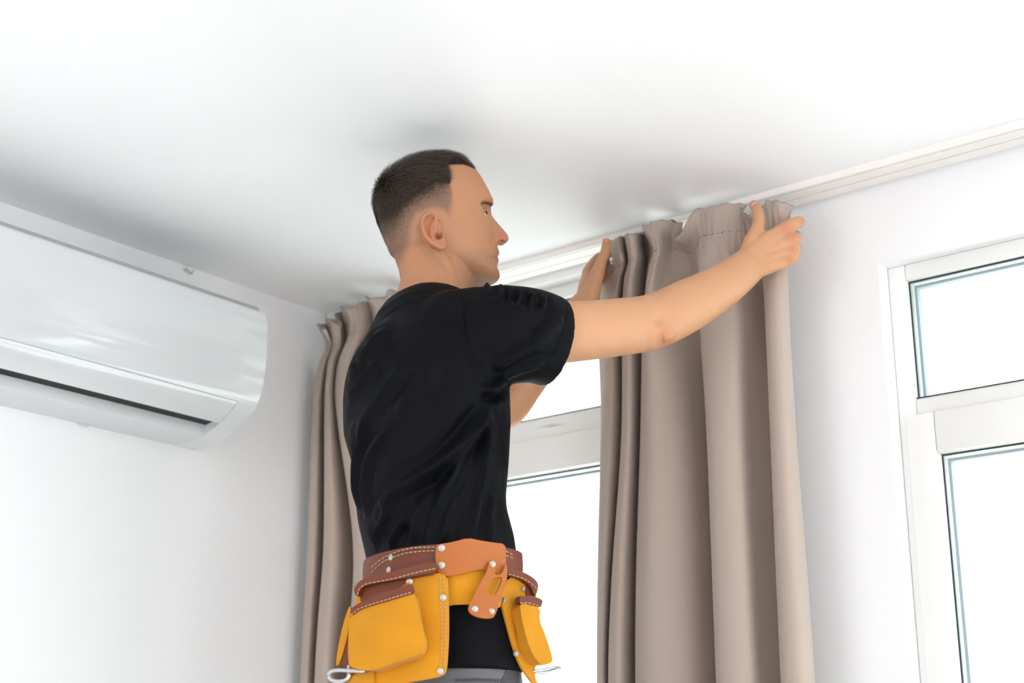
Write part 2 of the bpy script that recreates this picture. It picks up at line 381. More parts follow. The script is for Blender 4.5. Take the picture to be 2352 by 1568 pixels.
# ------------------------------------------------------------------ wall-mounted air conditioner
def build_ac():
    y1, y0, yc = -.46, -1.28, -.509          # right end, left end, inner edge of the right end cap
    root = empty('air_conditioner', (0, (y0+y1)/2, 2.16))
    tag(root, 'glossy white split air conditioner unit mounted high on the left wall', 'air conditioner')
    low = [(0.0, 2.161), (.034, 2.161), (.074, 2.165), (.1, 2.172), (.131, 2.185), (.162, 2.203), (.177, 2.214), (.187, 2.224)]
    lowS = [tuple(p) for p in spline(low, 30)]
    full = lowS+[(.183, 2.232), (.183, 2.40), (.168, 2.412), (0.0, 2.414)]
    prism('end_cap', full, yc, y1, 1, M['ac'], root, True, 25, .003)
    prism('end_cap', full, y0, y0+.049, 1, M['ac'], root, True, 25, .003)
    i0 = min(range(30), key=lambda i: abs(lowS[i][0]-.080)); i1 = min(range(30), key=lambda i: abs(lowS[i][0]-.136))
    sh = lowS[:i0]+[(.082, 2.1668), (.089, 2.1705), (.091, 2.177), (.092, 2.190)]
    prism('lower_shell', sh+[(.09, 2.2), (.0, 2.2)], y0+.049, yc, 1, M['ac_m'], root, True, 40)
    prism('air_slot', [(.088, 2.199), (.092, 2.190), (.135, 2.198), (.16, 2.21), (.16, 2.24), (.088, 2.24)], y0+.049, yc, 1, M['dark'], root, True, 20)
    lv = lowS[i1:]
    inner = [(x-.005, z+.007) for x, z in lv][::-1]
    prism('louver_flap', lv[:-1]+[(.1855, 2.2222)]+inner[1:], y0+.051, yc-.0015, 1, M['ac'], root, True, 40, .0012)
    prism('casing', [(0, 2.2), (.088, 2.2), (.088, 2.24), (.181, 2.24), (.181, 2.395), (.166, 2.409), (0, 2.411)], y0+.049, yc, 1, M['ac_m'], root, True, 25)
    # front panel, a curved sheet with rounded ends
    fp = [(.186, 2.2245), (.194, 2.240), (.201, 2.259), (.205, 2.286), (.208, 2.313), (.208, 2.349), (.206, 2.378), (.202, 2.412)]
    fpS = [tuple(p) for p in spline(fp, 26)]
    back = [(x-.012, z) for x, z in fpS][::-1]
    prism('front_panel', fpS+[(.199, 2.4165), (.192, 2.4165)]+back, y0, y1, 1, M['ac'], root, True, 40, .0035)
    # casing above the panel's top edge, its shade put into the grey colour
    prism('casing_top_strip', [(.05, 2.408), (.189, 2.408), (.189, 2.424), (.183, 2.431), (.05, 2.431)], y0+.02, y1-.006, 1, M['ac_top'], root, True, 30, .003)
    # small drain notch cover at the lower rear edge
    boxes('rear_clip', [(.001, .008, -.745, -.725, 2.157, 2.162)], M['ac_m'], root, .001)
    return root
build_ac()
hk = empty('wall_hook', (0, -.516, CEIL-.012)); tag(hk, 'tiny metal screw hook on the wall just above the air conditioner', 'hook')
V, Fc = tube([(-.004, -.516, 2.541), (.008, -.516, 2.541)], (.0022, .0022), n=10, sub=1); mesh('screw', V, Fc, M['steel'], hk)
V, Fc = tube([(.008, -.516, 2.541), (.0095, -.511, 2.5355), (.008, -.505, 2.534), (.0075, -.5, 2.538), (.008, -.498, 2.542)], (.0016,)*5, n=8); mesh('hook_bend', V, Fc, M['steel'], hk)

# ------------------------------------------------------------------ curtains
def curtain_grid(cols, rows_y, sub=8):
    """cols: list of dict(top, st, xs(list), Y(top, stitch, low...))"""
    C3 = []
    for c in cols:
        col = []
        pts = [c[0], c[1]]+[(x, y) for x, y in zip(c[2], rows_y)]
        for (x, y), Yv in zip(pts, c[3]):
            p = PY(x, y, Yv)
            if p[0] < .008:
                d = ray(x, y); p = CAM+d*((.008-CAM[0])/d[0])
            col.append(p)
        q = col[-1].copy(); q[2] = .9; col.append(q); q = q.copy(); q[2] = .03; col.append(q)
        C3.append(col)
    C3 = np.array(C3)                                   # columns x rows x 3
    nr = C3.shape[1]; nU = (len(cols)-1)*sub+1
    A = np.stack([spline(C3[:, r], nU) for r in range(nr)], 1)
    seg = [9, 12, 10, 10]+[6]*(nr-5)
    G = []
    for u in range(nU):
        S = spline(A[u], (nr-1)*12+1); out = []
        for k in range(nr-1):
            for j in range(seg[k]): out.append(S[int(round(k*12+12*j/seg[k]))] if seg[k] <= 12 else S[k*12+j])
        out.append(S[-1]); G.append(out)
    return np.array(G), seg
def build_curtain(name, cols, rows_y, label, group, hem_amp):
    G, seg = curtain_grid(cols, rows_y)
    nU, nV, _ = G.shape
    # fine puckers round the gathering stitch row and a little life in the header
    for u in range(nU):
        for v in range(nV):
            k = (v-seg[0])/seg[0]
            a = math.exp(-(k*1.8)**2)*.0028*math.sin(u*1.5+1.3*math.sin(u*.37))
            if 0 < k < 1.1: a -= .005*math.sin(math.pi*k/1.1)*(.5+.5*math.sin(u*.5))
            if -1 < k < 0: a -= .004*math.sin(-math.pi*k)*(.5+.5*math.sin(u*.41+2))
            a += hem_amp*max(0, 1-v/seg[0])*.008*math.sin(u*.62+.7+math.sin(u*.21))
            G[u, v, 1] += a
            G[u, v, 2] += max(0, 1-v/seg[0])*.0012*math.sin(u*1.1)
    hi = (G[:, :, 1] > -.106) & (G[:, :, 2] > CEIL-.0145); G[:, :, 2] = np.where(hi, CEIL-.0145, G[:, :, 2])
    root = empty(name, tuple(G[nU//2, -1])); tag(root, label, 'curtain', group)
    idx = lambda u, v: u*nV+v
    Fc = [(idx(u, v), idx(u+1, v), idx(u+1, v+1), idx(u, v+1)) for u in range(nU-1) for v in range(nV-1)]
    o = mesh('cloth', G.reshape(-1, 3), Fc, M['curtain'], root)
    so = o.modifiers.new('thickness', 'SOLIDIFY'); so.thickness = .0016; so.offset = 0
    # heading tape on the window side
    r0, r1 = 2, seg[0]-1
    nrm_ = np.cross(np.gradient(G, axis=0), np.gradient(G, axis=1)); nrm_ /= np.linalg.norm(nrm_, axis=2)[:, :, None]+1e-12
    if nrm_[:, :, 1].mean() < 0: nrm_ = -nrm_
    TP = (G+nrm_*.0026)[:, r0:r1+1].copy(); n2 = r1-r0+1
    Fc2 = [(u*n2+v, (u+1)*n2+v, (u+1)*n2+v+1, u*n2+v+1) for u in range(nU-1) for v in range(n2-1)]
    t = mesh('heading_tape', TP.reshape(-1, 3), Fc2, M['lining'], root); so = t.modifiers.new('thickness', 'SOLIDIFY'); so.thickness = .001
    # overlocked top edge and the gathering stitches
    th = []
    for u in range(0, nU-1): 
        a, b = G[u, 0], G[u+1, 0]
        if u % 2 == 0: th.append(tube([a+(0, 0, .0006), b+(0, 0, .0006)], (.0008, .0008), n=5, cap=1, sub=1))
        else: th.append(tube([a+(0, 0, .0003), b+(0, 0, .0003)], (.0006, .0006), n=5, cap=1, sub=1))
    V, Fc = join(th); tag(mesh('overlocked_edge', V, Fc, M['thread_d'], root), kind='stuff')
    th = []
    for u in range(0, nU-1, 2):
        a, b = G[u, seg[0]]+(0, -.0014, 0), G[u+1, seg[0]]+(0, -.0014, 0)
        th.append(tube([a, b], (.00055, .00055), n=5, cap=1, sub=1))
    V, Fc = join(th); tag(mesh('gathering_stitches', V, Fc, M['thread_d'], root), kind='stuff')
    return root
def col(top, st, xs, Yl, Ys=None, Yt=None):
    ys = Ys if Ys is not None else -.115+.8*(Yl+.11); yt = Yt if Yt is not None else ys+.3*(ys+.115)
    return (top, st, xs, (yt, ys, Yl*.75+ys*.25, Yl, Yl))
RC = [col((1400,556),(1388,640),(1372,1381,1371),-.07,-.085,-.10),
 col((1404,553),(1420,613),(1404,1383,1373),-.12),
 col((1420,547),(1432,608),(1415,1405,1385),-.135),
 col((1439,542),(1447,603),(1434,1436,1405),-.085,-.070,-.085),
 col((1437,541),(1445,599),(1430,1428,1398),-.14),
 col((1455,537),(1463,597),(1450,1448,1425),-.15),
 col((1479,533),(1487,592),(1485,1478,1468),-.08,-.062,-.08),
 col((1476,523),(1502,579),(1479,1472,1461),-.145,None,-.14),
 col((1495,512),(1515,572),(1493,1500,1500),-.16,None,-.145),
 col((1528,505),(1532,567),(1527,1560,1580),-.125,-.115,-.125),
 col((1568,512),(1550,571),(1575,1610,1632),-.075,-.095,-.095),
 col((1550,552),(1592,581),(1614,1634,1656),-.06,-.095,-.175),
 col((1594,488),(1609,546),(1606,1624,1646),-.15,-.135,-.14),
 col((1628,476),(1630,540),(1633,1650,1675),-.168,-.145,-.14),
 col((1680,468),(1665,533),(1685,1698,1726),-.152,-.14,-.13),
 col((1711,471),(1698,530),(1722,1727,1754),-.10,-.12,-.12),
 col((1703,483),(1720,535),(1755,1765,1792),-.065,-.10,-.135),
 col((1722,494),(1742,537),(1766,1779,1804),-.06,-.10,-.13),
 col((1751,472),(1748,532),(1757,1770,1795),-.145,-.135,-.12),
 col((1768,461),(1778,530),(1780,1793,1826),-.162,-.14,-.135),
 col((1800,466),(1806,530),(1806,1822,1860),-.14,-.125,-.135),
 col((1823,474),(1813,533),(1812,1829,1872),-.085,-.10,-.12)]
build_curtain('curtain', RC, (700, 1000, 1568), 'taupe pleated curtain whose gathered top edge the man holds up with both hands', 'taupe curtains', .4)
def lcol(top, st, xs, Yl):
    ys = -.135+.6*(Yl+.13); return (top, st, xs, (ys-.01, ys, Yl, Yl, Yl))
LC = [lcol((733,752),(748,803),(721,707,690),-.16), lcol((738,746),(753,800),(727,713,697),-.17), lcol((746,752),(762,797),(738,728,710),-.165),
 lcol((752,738),(771,795),(753,750,732),-.11), lcol((764,735),(765,796),(747,744,723),-.17), lcol((776,745),(779,793),(757,768,750),-.18),
 lcol((778,724),(790,786),(774,800,780),-.13), lcol((788,709),(797,774),(778,818,803),-.10), lcol((800,712),(805,768),(770,812,797),-.165), lcol((815,701),(824,762),(790,838,830),-.17),
 lcol((838,697),(846,752),(820,868,868),-.13), lcol((848,684),(861,742),(850,890,895),-.10), lcol((858,689),(868,740),(842,882,887),-.16), lcol((882,673),(893,728),(865,905,915),-.165),
 lcol((912,668),(918,718),(890,925,940),-.13), lcol((930,662),(935,708),(905,935,955),-.10), lcol((945,655),(950,704),(918,950,970),-.15)]
build_curtain('curtain', LC, (900, 1250, 1568), 'taupe gathered curtain hanging in the corner behind the man', 'taupe curtains', 1.5)
# white track gliders and hooks
for (x, y, Y, txt) in ((1453,541,-.09,'white plastic glider peeping over the curtain top beside the second gather'), (1560,545,-.09,'white plastic glider in the notch left of the widest curtain gather'), (1716,482,-.09,'white plastic glider beside the right thumb'), (1404,597,-.135,'clear plastic curtain hook beside the left thumb')):
    k = .62; g = empty('curtain_glider', tuple(PY(x, y, Y))); tag(g, txt, 'glider', 'curtain gliders')
    c = PY(x, y, Y)
    boxes('roller_head', [(c[0]-.006*k, c[0]+.006*k, c[1]-.003*k, c[1]+.003*k, c[2]-.002*k, c[2]+.008*k)], M['pvc'], g, .0012)
    V, Fc = tube([c+np.array(v_)*k for v_ in ((0, 0, -.001), (0, -.002, -.010), (.003, -.003, -.015), (.006, -.002, -.011))], (.0009,)*4, n=8); mesh('eye_hook', V, Fc, M['pvc'], g)

# ------------------------------------------------------------------ the man: body, hair, shirt, trousers
D0 = 2.32
BF = np.array([math.sin(math.radians(18)), math.cos(math.radians(18)), 0.0]); BR = np.array([BF[1], -BF[0], 0.0])
FH = np.array([math.sin(math.radians(36)), math.cos(math.radians(36)), 0.0]); LH = np.array([FH[1], -FH[0], 0.0])
ZZ = np.array([0, 0, 1.0])
CH = PD(1000, 500, D0)
def lat(x, y, l):
    """point seen at x, y lying l metres to the man's right of his head's mid plane"""
    d = ray(x, y); return CAM + d*(((CH+LH*l-CAM) @ LH)/(d @ LH))
def pxm(y, D): return F_PX/(D/float(ray(CX, y) @ HF))
def build_head():
    rows = [(366,985,1030,.018,2.0,.5),(369,950,1047,.033,2.0,.5),(376,926,1063,.046,2.0,.5),(387,904,1077,.057,2.05,.5),(402,886,1091,.066,2.1,.5),(419,874,1103,.0718,2.15,.48),
     (438,867,1113,.0748,2.2,.47),(456,863,1122,.0758,2.3,.46),(470,864,1125.5,.0758,2.35,.46),(485,867,1121,.075,2.4,.46),(500,870,1118,.0738,2.4,.47),(515,875,1119,.0725,2.4,.47),
     (530,880,1122,.071,2.4,.47),(545,885,1125,.0695,2.35,.47),(560,891,1130,.068,2.3,.48),(575,897,1133,.066,2.3,.48),(590,917,1134,.063,2.25,.5),(605,945,1134,.059,2.2,.5),
     (618,975,1137,.054,2.2,.5),(630,1005,1141,.048,2.2,.5),(640,1035,1142,.040,2.2,.5),(648,1065,1138,.031,2.1,.5),(653,1090,1128,.020,2.0,.5)]
    R = np.array(rows, float); ys = np.r_[np.linspace(366, 480, 46), np.linspace(482, 653, 92)]
    ny = np.array([470,478,485,493,500,513,526,535,542.5,549.5,555,558.5,562.5,567]); nv = np.array([0,3,6,9,15,26,35.5,41.5,43,40,32,20,10,0])/1355/.95
    nsy = np.array([470,485,500,520,540,550,568]); nsv = np.array([.009,.0085,.009,.0115,.0145,.0155,.012])
    ly = np.array([562,568,574,583,588,591.5,596,601,608,615,620]); lv = np.array([0,7,10,12.5,10,4,9,10.5,7,3,0])/1355/.95
    cy_ = np.array([612,620,628,637,645,651]); cv = np.array([0,2,5,5,3,0])/1355/.95
    rings = []; n = 230
    tt = np.linspace(0, 2*math.pi, n, endpoint=False); ph = tt-.62*np.sin(tt)
    for y in ys:
        xb, xf, w, ex, c = [np.interp(y, R[:, 0], R[:, k]) for k in (1, 2, 3, 4, 5)]
        pf, pb = lat(xf, y, 0), lat(xb, y, 0); mid = pb+(pf-pb)*c
        co, si = np.cos(ph), np.sin(ph)
        e = np.where(co > 0, ex, 2.1)
        fco = np.sign(co)*np.abs(co)**(2/e); l = w*np.sign(si)*np.abs(si)**(2/e)
        P = mid[None]+np.where(fco > 0, fco, 0)[:, None]*(pf-mid)[None]+np.where(fco < 0, -fco, 0)[:, None]*(pb-mid)[None]+l[:, None]*LH[None]
        fr = co > 0
        sg = np.interp(y, nsy, nsv)
        d = np.interp(y, ny, nv, 0, 0)*np.exp(-np.abs(l/sg)**2.6)
        d += .0115*np.exp(-((y-556)/8.5)**2-((np.abs(l)-.0135)/.006)**2)                     # wings of the nose
        d += np.interp(y, ly, lv, 0, 0)*np.exp(-np.abs(l/.021)**2.4)                           # lips
        d += np.interp(y, cy_, cv, 0, 0)*np.exp(-np.abs(l/.018)**2.4)                          # chin
        d += .0035*np.exp(-((y-474)/8)**2-((np.abs(l)-.026)/.018)**2)                           # brow ridge
        d -= .0150*np.exp(-((y-503)/11.5)**2-((np.abs(l)-.032)/.0125)**2)                      # eye sockets
        d += .0035*np.exp(-((y-538)/14)**2-((np.abs(l)-.047)/.016)**2)                         # cheek bones
        d -= .003*np.exp(-((y-580)/16)**2-((np.abs(l)-.042)/.012)**2)
        P += (d*fr)[:, None]*FH[None]
        rings.append(P)
    return loft(rings)
def head_parts():
    parts = [build_head()]
    # neck and its big side muscles
    parts.append(tube([PD(975, 560, D0), PD(998, 612, D0), PD(1003, 655, D0), PD(992, 715, D0), PD(985, 760, D0)], [(.055, .055), (.057, .060), (.058, .0605), (.062, .064), (.07, .07)], n=28, ref=FH))
    for s in (1, -1):
        a = lat(975, 585, 0)+LH*s*.056; b = lat(1010, 640, 0)+LH*s*.052; c = lat(1052, 700, 0)+LH*s*.028
        parts.append(tube([a, b, c], [.010, .013, .012], n=14))
    # ears
    for s in (1, -1):
        def E(zx, zy, out):
            p = lat(820+zx/4.1275, 320+zy/4.1275, .0715); l = .0715+out
            q = p+LH*out
            return q if s > 0 else q-LH*2*((q-CH) @ LH)
        hel = [(760,900,.004),(742,850,.007),(742,790,.009),(725,745,.011),(685,728,.014),(630,748,.0175),(596,805,.020),(598,880,.021),(622,945,.020),(665,995,.017),(720,1025,.013),(775,1040,.009),(808,1036,.006),(822,1005,.004),(825,970,.003)]
        parts.append(tube([E(*p) for p in hel], [.0022,.0026,.0028,.003,.0033,.0034,.0034,.0034,.0036,.0042,.0050,.0056,.0052,.004,.003], n=12, sub=5))
        ant = [(715,800,.009),(690,850,.012),(682,900,.014),(690,950,.013),(725,985,.011),(770,985,.009),(800,960,.007)]
        parts.append(tube([E(*p) for p in ant], [.002,.0026,.003,.0032,.0034,.0036,.003], n=10, sub=4))
        parts.append(tube([E(812,890,.003), E(815,925,.006), E(818,955,.004)], [.0028,.0036,.003], n=10))
        parts.append(tube([E(700,770,.004), E(660,850,.007), E(670,930,.007), E(720,1000,.005), E(785,1010,.003)], [(.0026,.010),(.003,.012),(.003,.012),(.003,.010),(.004,.008)], n=16, ref=FH))
        parts.append(tube([E(745,800,.000), E(720,870,.0), E(735,950,.0)], [(.004,.012),(.004,.014),(.004,.012)], n=14, ref=FH))
    # eyelids
    for s in (1, -1):
        e = lat(1100.5, 494, .031) if s > 0 else lat(1100.5, 494, .031)-LH*.062
        for dz, rr in ((.0062, .0021), (-.0060, .0016)):
            pts = []
            for al in np.radians([-62, -35, -5, 25, 55, 78]):
                k = math.sin(al)*s; zz = dz*math.cos((al-.1)*1.15)
                pts.append(e+FH*.0126*math.cos(al)*.98+LH*.0128*k+ZZ*zz)
            parts.append(tube(pts, [rr]*6, n=8, sub=4))
    return parts
def arm_parts():
    parts = []
    A = [(1120,775,2.27),(1210,770,2.268),(1300,763,2.285),(1420,751,2.335),(1500,738,2.372),(1580,701,2.408),(1660,655,2.445),(1728,603,2.478)]
    parts.append(tube([PD(*p) for p in A], [(.040,.046),(.046,.049),(.049,.0495),(.046,.048),(.044,.047),(.042,.0455),(.034,.0385),(.023,.031)], n=28, sub=5))
    parts.append(ellipsoid(PD(1510, 768, 2.352), [RT*.030, UP*.015, FW*.018]))                # point of the elbow
    # right hand
    w = PY(1729, 603, -.202)
    K = [PY(1802, 524, -.170), PY(1818, 551, -.166), PY(1815, 575, -.166), PY(1808, 599, -.170)]
    wb = [PY(1725, 583, -.203), PY(1730, 597, -.204), PY(1735, 610, -.204), PY(1740, 621, -.202)]
    kr = [.0125, .0122, .0116, .0108]
    for a, b, r in zip(wb, K, kr): parts.append(tube([a, (a+b)/2+UP*.001-FW*.0015, b], [.0145, .0135, r], n=14))
    parts.append(tube([w, PY(1775, 575, -.182), PY(1808, 560, -.165)], [(.020, .030), (.016, .036), (.011, .036)], n=20, ref=UP))
    fing = [([K[0], PY(1826, 512, -.158), PY(1836, 510, -.12), PY(1822, 516, -.086), PY(1806, 522, -.072)], [.0122,.0112,.0105,.0092,.008]),
            ([K[1], PY(1826, 545, -.146), PY(1829, 543, -.112), PY(1815, 545, -.084), PY(1800, 548, -.072)], [.0120,.0112,.0105,.0092,.008]),
            ([K[2], PY(1824, 570, -.146), PY(1829, 569, -.112), PY(1815, 570, -.084), PY(1800, 572, -.072)], [.0114,.0106,.0100,.0088,.0078]),
            ([K[3], PY(1818, 595, -.150), PY(1825, 593, -.116), PY(1812, 594, -.088), PY(1798, 596, -.074)], [.0106,.0096,.0092,.0082,.0072])]
    for p, r in fing: parts.append(tube(p, r, n=14))
    parts.append(tube([PY(1716, 580, -.205), PY(1730, 552, -.200), PY(1741, 522, -.194), PY(1742.5, 494, -.184), PY(1734, 474, -.176), PY(1731.5, 470, -.174)], [.015,.0165,.0122,.0108,.0095,.0085], n=16))
    parts.append(tube([PY(1738, 548, -.195), PY(1765, 545, -.185), PY(1795, 530, -.172)], [(.011,.016),(.008,.013),(.010,.011)], n=14, ref=UP))   # web between thumb and index
    # left arm
    ls = PD(985, 775, D0)-BR*.150+BF*.045
    el = PD(1141, 944, 2.655)
    parts.append(tube([ls, ls*.55+el*.45+ZZ*-.01, el, PD(1200, 874, 2.668), PD(1253, 808, 2.676), PD(1348, 690, 2.69)], [.030,.040,.042,.043,.039,(.026,.0245)], n=24, sub=5))
    # left hand
    w = PY(1349, 690, -.208)
    K = [PY(1350, 622, -.170), PY(1356, 628, -.150), PY(1362, 636, -.132), PY(1368, 647, -.118)]
    for k, b in enumerate(K):
        a = w+FW*(.004+.006*k)+RT*.004*(k-1.2); parts.append(tube([a, (a+b)/2, b], [.0145, .0135, .0118-.0005*k], n=14))
    parts.append(tube([w, PY(1352, 655, -.185), PY(1358, 632, -.150)], [(.020,.024), (.022,.02), (.02,.015)], n=18, ref=RT))
    parts.append(tube([PY(1358, 682, -.212), PY(1367, 645, -.205), PY(1378, 608, -.190), PY(1389, 582, -.176), PY(1392.5, 560, -.166), PY(1393, 553, -.164)], [.016,.0155,.0122,.0108,.0095,.0085], n=16))
    tips = [[(1374, 592, -.135), (1396, 585, -.085), (1410, 590, -.068)], [(1380, 606, -.115), (1398, 603, -.075), (1412, 606, -.062)], [(1384, 620, -.102), (1400, 618, -.072), (1412, 620, -.06)], [(1386, 636, -.095), (1400, 634, -.07), (1410, 636, -.06)]]
    for b, t in zip(K, tips): parts.append(tube([b]+[PY(*q) for q in t], [.0115,.0108,.0095,.008], n=14))
    return parts, ls, el
def torso_ring(y, xl, xr, ratio, shrink=0.0, n=56, sq=2.25, D=D0):
    c = PD((xl+xr)/2, y, D); half = (xr-xl)/2/pxm(y, D)
    b = half/math.sqrt(.697+.301*ratio**2)-shrink; a = (half/math.sqrt(.697+.301*ratio**2))*ratio-shrink
    out = []
    for t in np.linspace(0, 2*math.pi, n, endpoint=False):
        co, si = math.cos(t), math.sin(t)
        out.append(c+BF*b*np.sign(co)*abs(co)**(2/sq)+BR*a*np.sign(si)*abs(si)**(2/sq))
    return out
SH = [(664,938,1030,1.3),(672,916,1050,1.3),(690,886,1075,1.35),(715,865,1100,1.4),(745,851,1120,1.42),(775,833,1135,1.45),(800,815,1145,1.45),(830,801,1152,1.45),(865,792,1160,1.45),(900,788,1163,1.45),(945,788,1165,1.45),
      (985,790,1166,1.42),(1030,803,1164,1.4),(1060,812,1163,1.4),(1100,816,1160,1.38),(1150,819,1156,1.38),(1180,822,1158,1.38),(1210,828,1166,1.38),(1240,835,1174,1.38),(1280,844,1180,1.38),(1320,850,1181,1.38),(1380,856,1180,1.38),(1440,862,1185,1.36),(1490,866,1192,1.35),(1528,868,1196,1.35),(1552,869,1198,1.35)]
person = empty('person', (.87, -.64, .735)); tag(person, 'man in a black t-shirt and grey trousers reaching up to hang the curtain', 'person')
arms, LSH, LEL = arm_parts()
core = loft([torso_ring(y, xl, xr, r, .016) for y, xl, xr, r in SH[2:]])
V, Fc = join(head_parts()+arms+[core])
body_me = remesh(V, Fc, .0017)
relax(body_me, 5)
_p = project(coords(body_me)); relax(body_me, 40, ((_p[:, 0] > 1180) & (_p[:, 0] < 1690)).astype(float)); relax(body_me, 6, ((_p[:, 0] >= 1690) | ((_p[:, 0] > 1320) & (_p[:, 1] < 690))).astype(float))
# small forms that the voxels are too coarse for
Vb = coords(body_me); Nb = normals(body_me); lb = (Vb-CH) @ LH
Vm = Vb.copy(); neg = lb < 0; Vm[neg] -= 2*lb[neg, None]*LH[None]; px = project(Vm)          # mirrored to the man's right side
headm = (Vb[:, 2] > 2.25) & (np.linalg.norm((Vb-CH)[:, :2], axis=1) < .2)
def dent(cx_, cy_, rx, ry, depth, l0=None, lw=.01):
    g = depth*np.exp(-((px[:, 0]-cx_)/rx)**2-((px[:, 1]-cy_)/ry)**2)*headm
    if l0 is not None: g = g*np.exp(-((np.abs(lb)-l0)/lw)**2)
    return g
Vb -= LH[None]*np.sign(lb)[:, None]*(dent(1006, 541, 4.5, 6.5, .010, .074, .012))[:, None]
Vb -= Nb*(dent(1151, 554.5, 6.0, 4.0, .016, .0085, .0055))[:, None]
d_, _ = seg_dist(px, [(1126, 592), (1133, 592), (1140, 590.5)])
Vb -= Nb*(.0022*np.exp(-(d_/2.2)**2)*headm)[:, None]
for pl, A_ in (([(1136, 541), (1132, 549), (1131, 558)], .002), ([(958, 645), (975, 652), (994, 662)], .002), ([(945, 648), (962, 652), (985, 668)], .0015), ([(1002, 622), (1018, 640), (1030, 652)], .0015)):
    d_, _ = seg_dist(px, pl); Vb -= Nb*(A_*np.exp(-(d_/4)**2)*headm)[:, None]
pr = project(Vb); arm_r = (pr[:, 0] > 1300) & (pr[:, 1] < 860)
def adent(x, y, rx, ry, dep): return dep*np.exp(-((pr[:, 0]-x)/rx)**2-((pr[:, 1]-y)/ry)**2)*arm_r*(Nb @ FW < 0)
Vb -= Nb*(adent(1517, 734, 16, 15, .007)+adent(1498, 765, 9, 28, -.0025)+adent(1521, 778, 4, 14, .0025)+adent(1513, 782, 3, 10, .0015))[:, None]
for pl, A_ in (([(1731, 492), (1742, 494), (1752, 492)], .0009), ([(1733, 496), (1743, 498), (1753, 496)], .0008), ([(1380, 582), (1388, 584), (1396, 581)], .0008), ([(1815, 512), (1819, 518), (1820, 526)], .001)):
    d_, _ = seg_dist(pr, pl); Vb -= Nb*(A_*np.exp(-(d_/1.6)**2)*arm_r*(Nb @ FW < 0))[:, None]
set_coords(body_me, Vb)
# skin colour: tone with the face's shade mixed in, stubble, lips, flush of ears, nose, knuckles and elbow
def mixc(c, t, k): return c*(1-k[:, None])+np.array(t)[None]*k[:, None]
skin = np.tile(np.array(srgb(178, 126, 91)), (len(Vb), 1))
skin = mixc(skin, srgb(202, 150, 112), (~headm).astype(float))
flush = srgb(186, 104, 78)
def blob(P, x, y, r): return np.exp(-(((P[:, 0]-x)/r)**2+((P[:, 1]-y)/r)**2))
skin = mixc(skin, flush, .55*headm*blob(px, 988, 532, 34)*(np.abs(lb) > .07))
skin = mixc(skin, flush, .5*headm*blob(px, 1152, 545, 20)*(np.abs(lb) < .025))
lip = np.maximum(np.exp(-((px[:, 1]-586)/4.5)**2), np.exp(-((px[:, 1]-597)/5)**2))*sstep(1122, 1130, px[:, 0])*headm*(np.abs(lb) < .026)
skin = mixc(skin, srgb(172, 92, 78), .75*lip)
beard = sstep(565, 590, px[:, 1])*sstep(1035, 1075, px[:, 0])*headm*(1-lip)
skin = mixc(skin, srgb(140, 104, 84), .35*beard)
for x, y, r in ((1806, 526, 16), (1822, 553, 11), (1820, 575, 11), (1813, 598, 10), (1526, 772, 26), (1732, 464, 10), (1393, 548, 10)): skin = mixc(skin, flush, .45*arm_r*blob(pr, x, y, r))
HA = [(1087,386),(1062,375),(1021,377),(1026,396),(1031,419),(999,413),(975,423),(946,442),(922,466),(900,486),(866,492),(820,490),(820,320),(1095,320),(1095,372)]
HB = [(1091,387),(1062,377),(1023,379),(1028,396),(1034,420),(1043,441),(1046,465),(1042,492),(1036,512),(1024,500),(1012,490),(990,487),(960,495),(952,515),(950,560),(940,598),(930,612),(905,622),(880,610),(820,560),(820,320),(1095,320)]
def hair_mask(P):
    ia, ib = in_poly(P, HA), in_poly(P, HB)
    da, _ = seg_dist(P, HA+HA[:1]); db, _ = seg_dist(P, HB+HB[:1])
    k = np.where(ia, 1.0, np.where(ib, db/(da+db+1e-6), 0.0)); core_ = np.where(ia, np.clip(da/12, 0, 1), 0.0)
    return k, core_
hk_, hc_ = np.zeros(len(Vb)), np.zeros(len(Vb)); idh = np.where(headm & (px[:, 1] < 640) & (px[:, 0] < 1100))[0]
hk_[idh], hc_[idh] = hair_mask(px[idh])
ear_zone = (np.abs(lb) > .0735) & (px[:, 0] > 952) & (px[:, 0] < 1028) & (px[:, 1] > 485) & (px[:, 1] < 580)
hk_[ear_zone & (px[:, 1] > 492)] = 0
skin = mixc(skin, srgb(112, 86, 73), .8*sstep(0, .28, hk_))
skin = mixc(skin, srgb(34, 26, 23), sstep(.28, 1.0, hk_)*.93)
brow_d, _ = seg_dist(px, [(1106, 467), (1115, 466), (1124, 469), (1130, 473)])
brow = np.exp(-(brow_d/4.2)**2)*headm*(px[:, 0] > 1098)*(np.abs(lb) < .055)
skin = mixc(skin, srgb(48, 36, 30), .8*brow)
at = body_me.color_attributes.new('tint', 'FLOAT_COLOR', 'POINT')
at.data.foreach_set('color', np.ascontiguousarray(np.c_[skin, np.ones(len(skin))]).ravel())
body_me.update()
body_o = mesh_done('body', body_me, M['skin'], person); body_o['label'] = 'head, neck, arms and hands'
# eyes
for s in (1, -1):
    e = lat(1100.5, 494, .031) if s > 0 else lat(1100.5, 494, .031)-LH*.062
    V, Fc = ellipsoid(e, [FH*.0118, LH*.0118, ZZ*.0118], 22); eo = mesh('eye', V, Fc, M['eye'], person)
    V, Fc = ellipsoid(e+FH*.0078, [FH*.0044, LH*.0058, ZZ*.0058], 16); io = mesh('iris', V, Fc, M['iris'], eo)
    pts = [e+FH*.0132*math.cos(al)+LH*.0134*math.sin(al)*s+ZZ*(.0048*math.cos((al-.1)*1.15)) for al in np.radians([-50, -25, 0, 25, 50, 72])]
    V, Fc = tube(pts, [.0007, .001, .0011, .0011, .0010, .0006], n=6); mesh('eyelashes', V, Fc, M['hair'], eo)
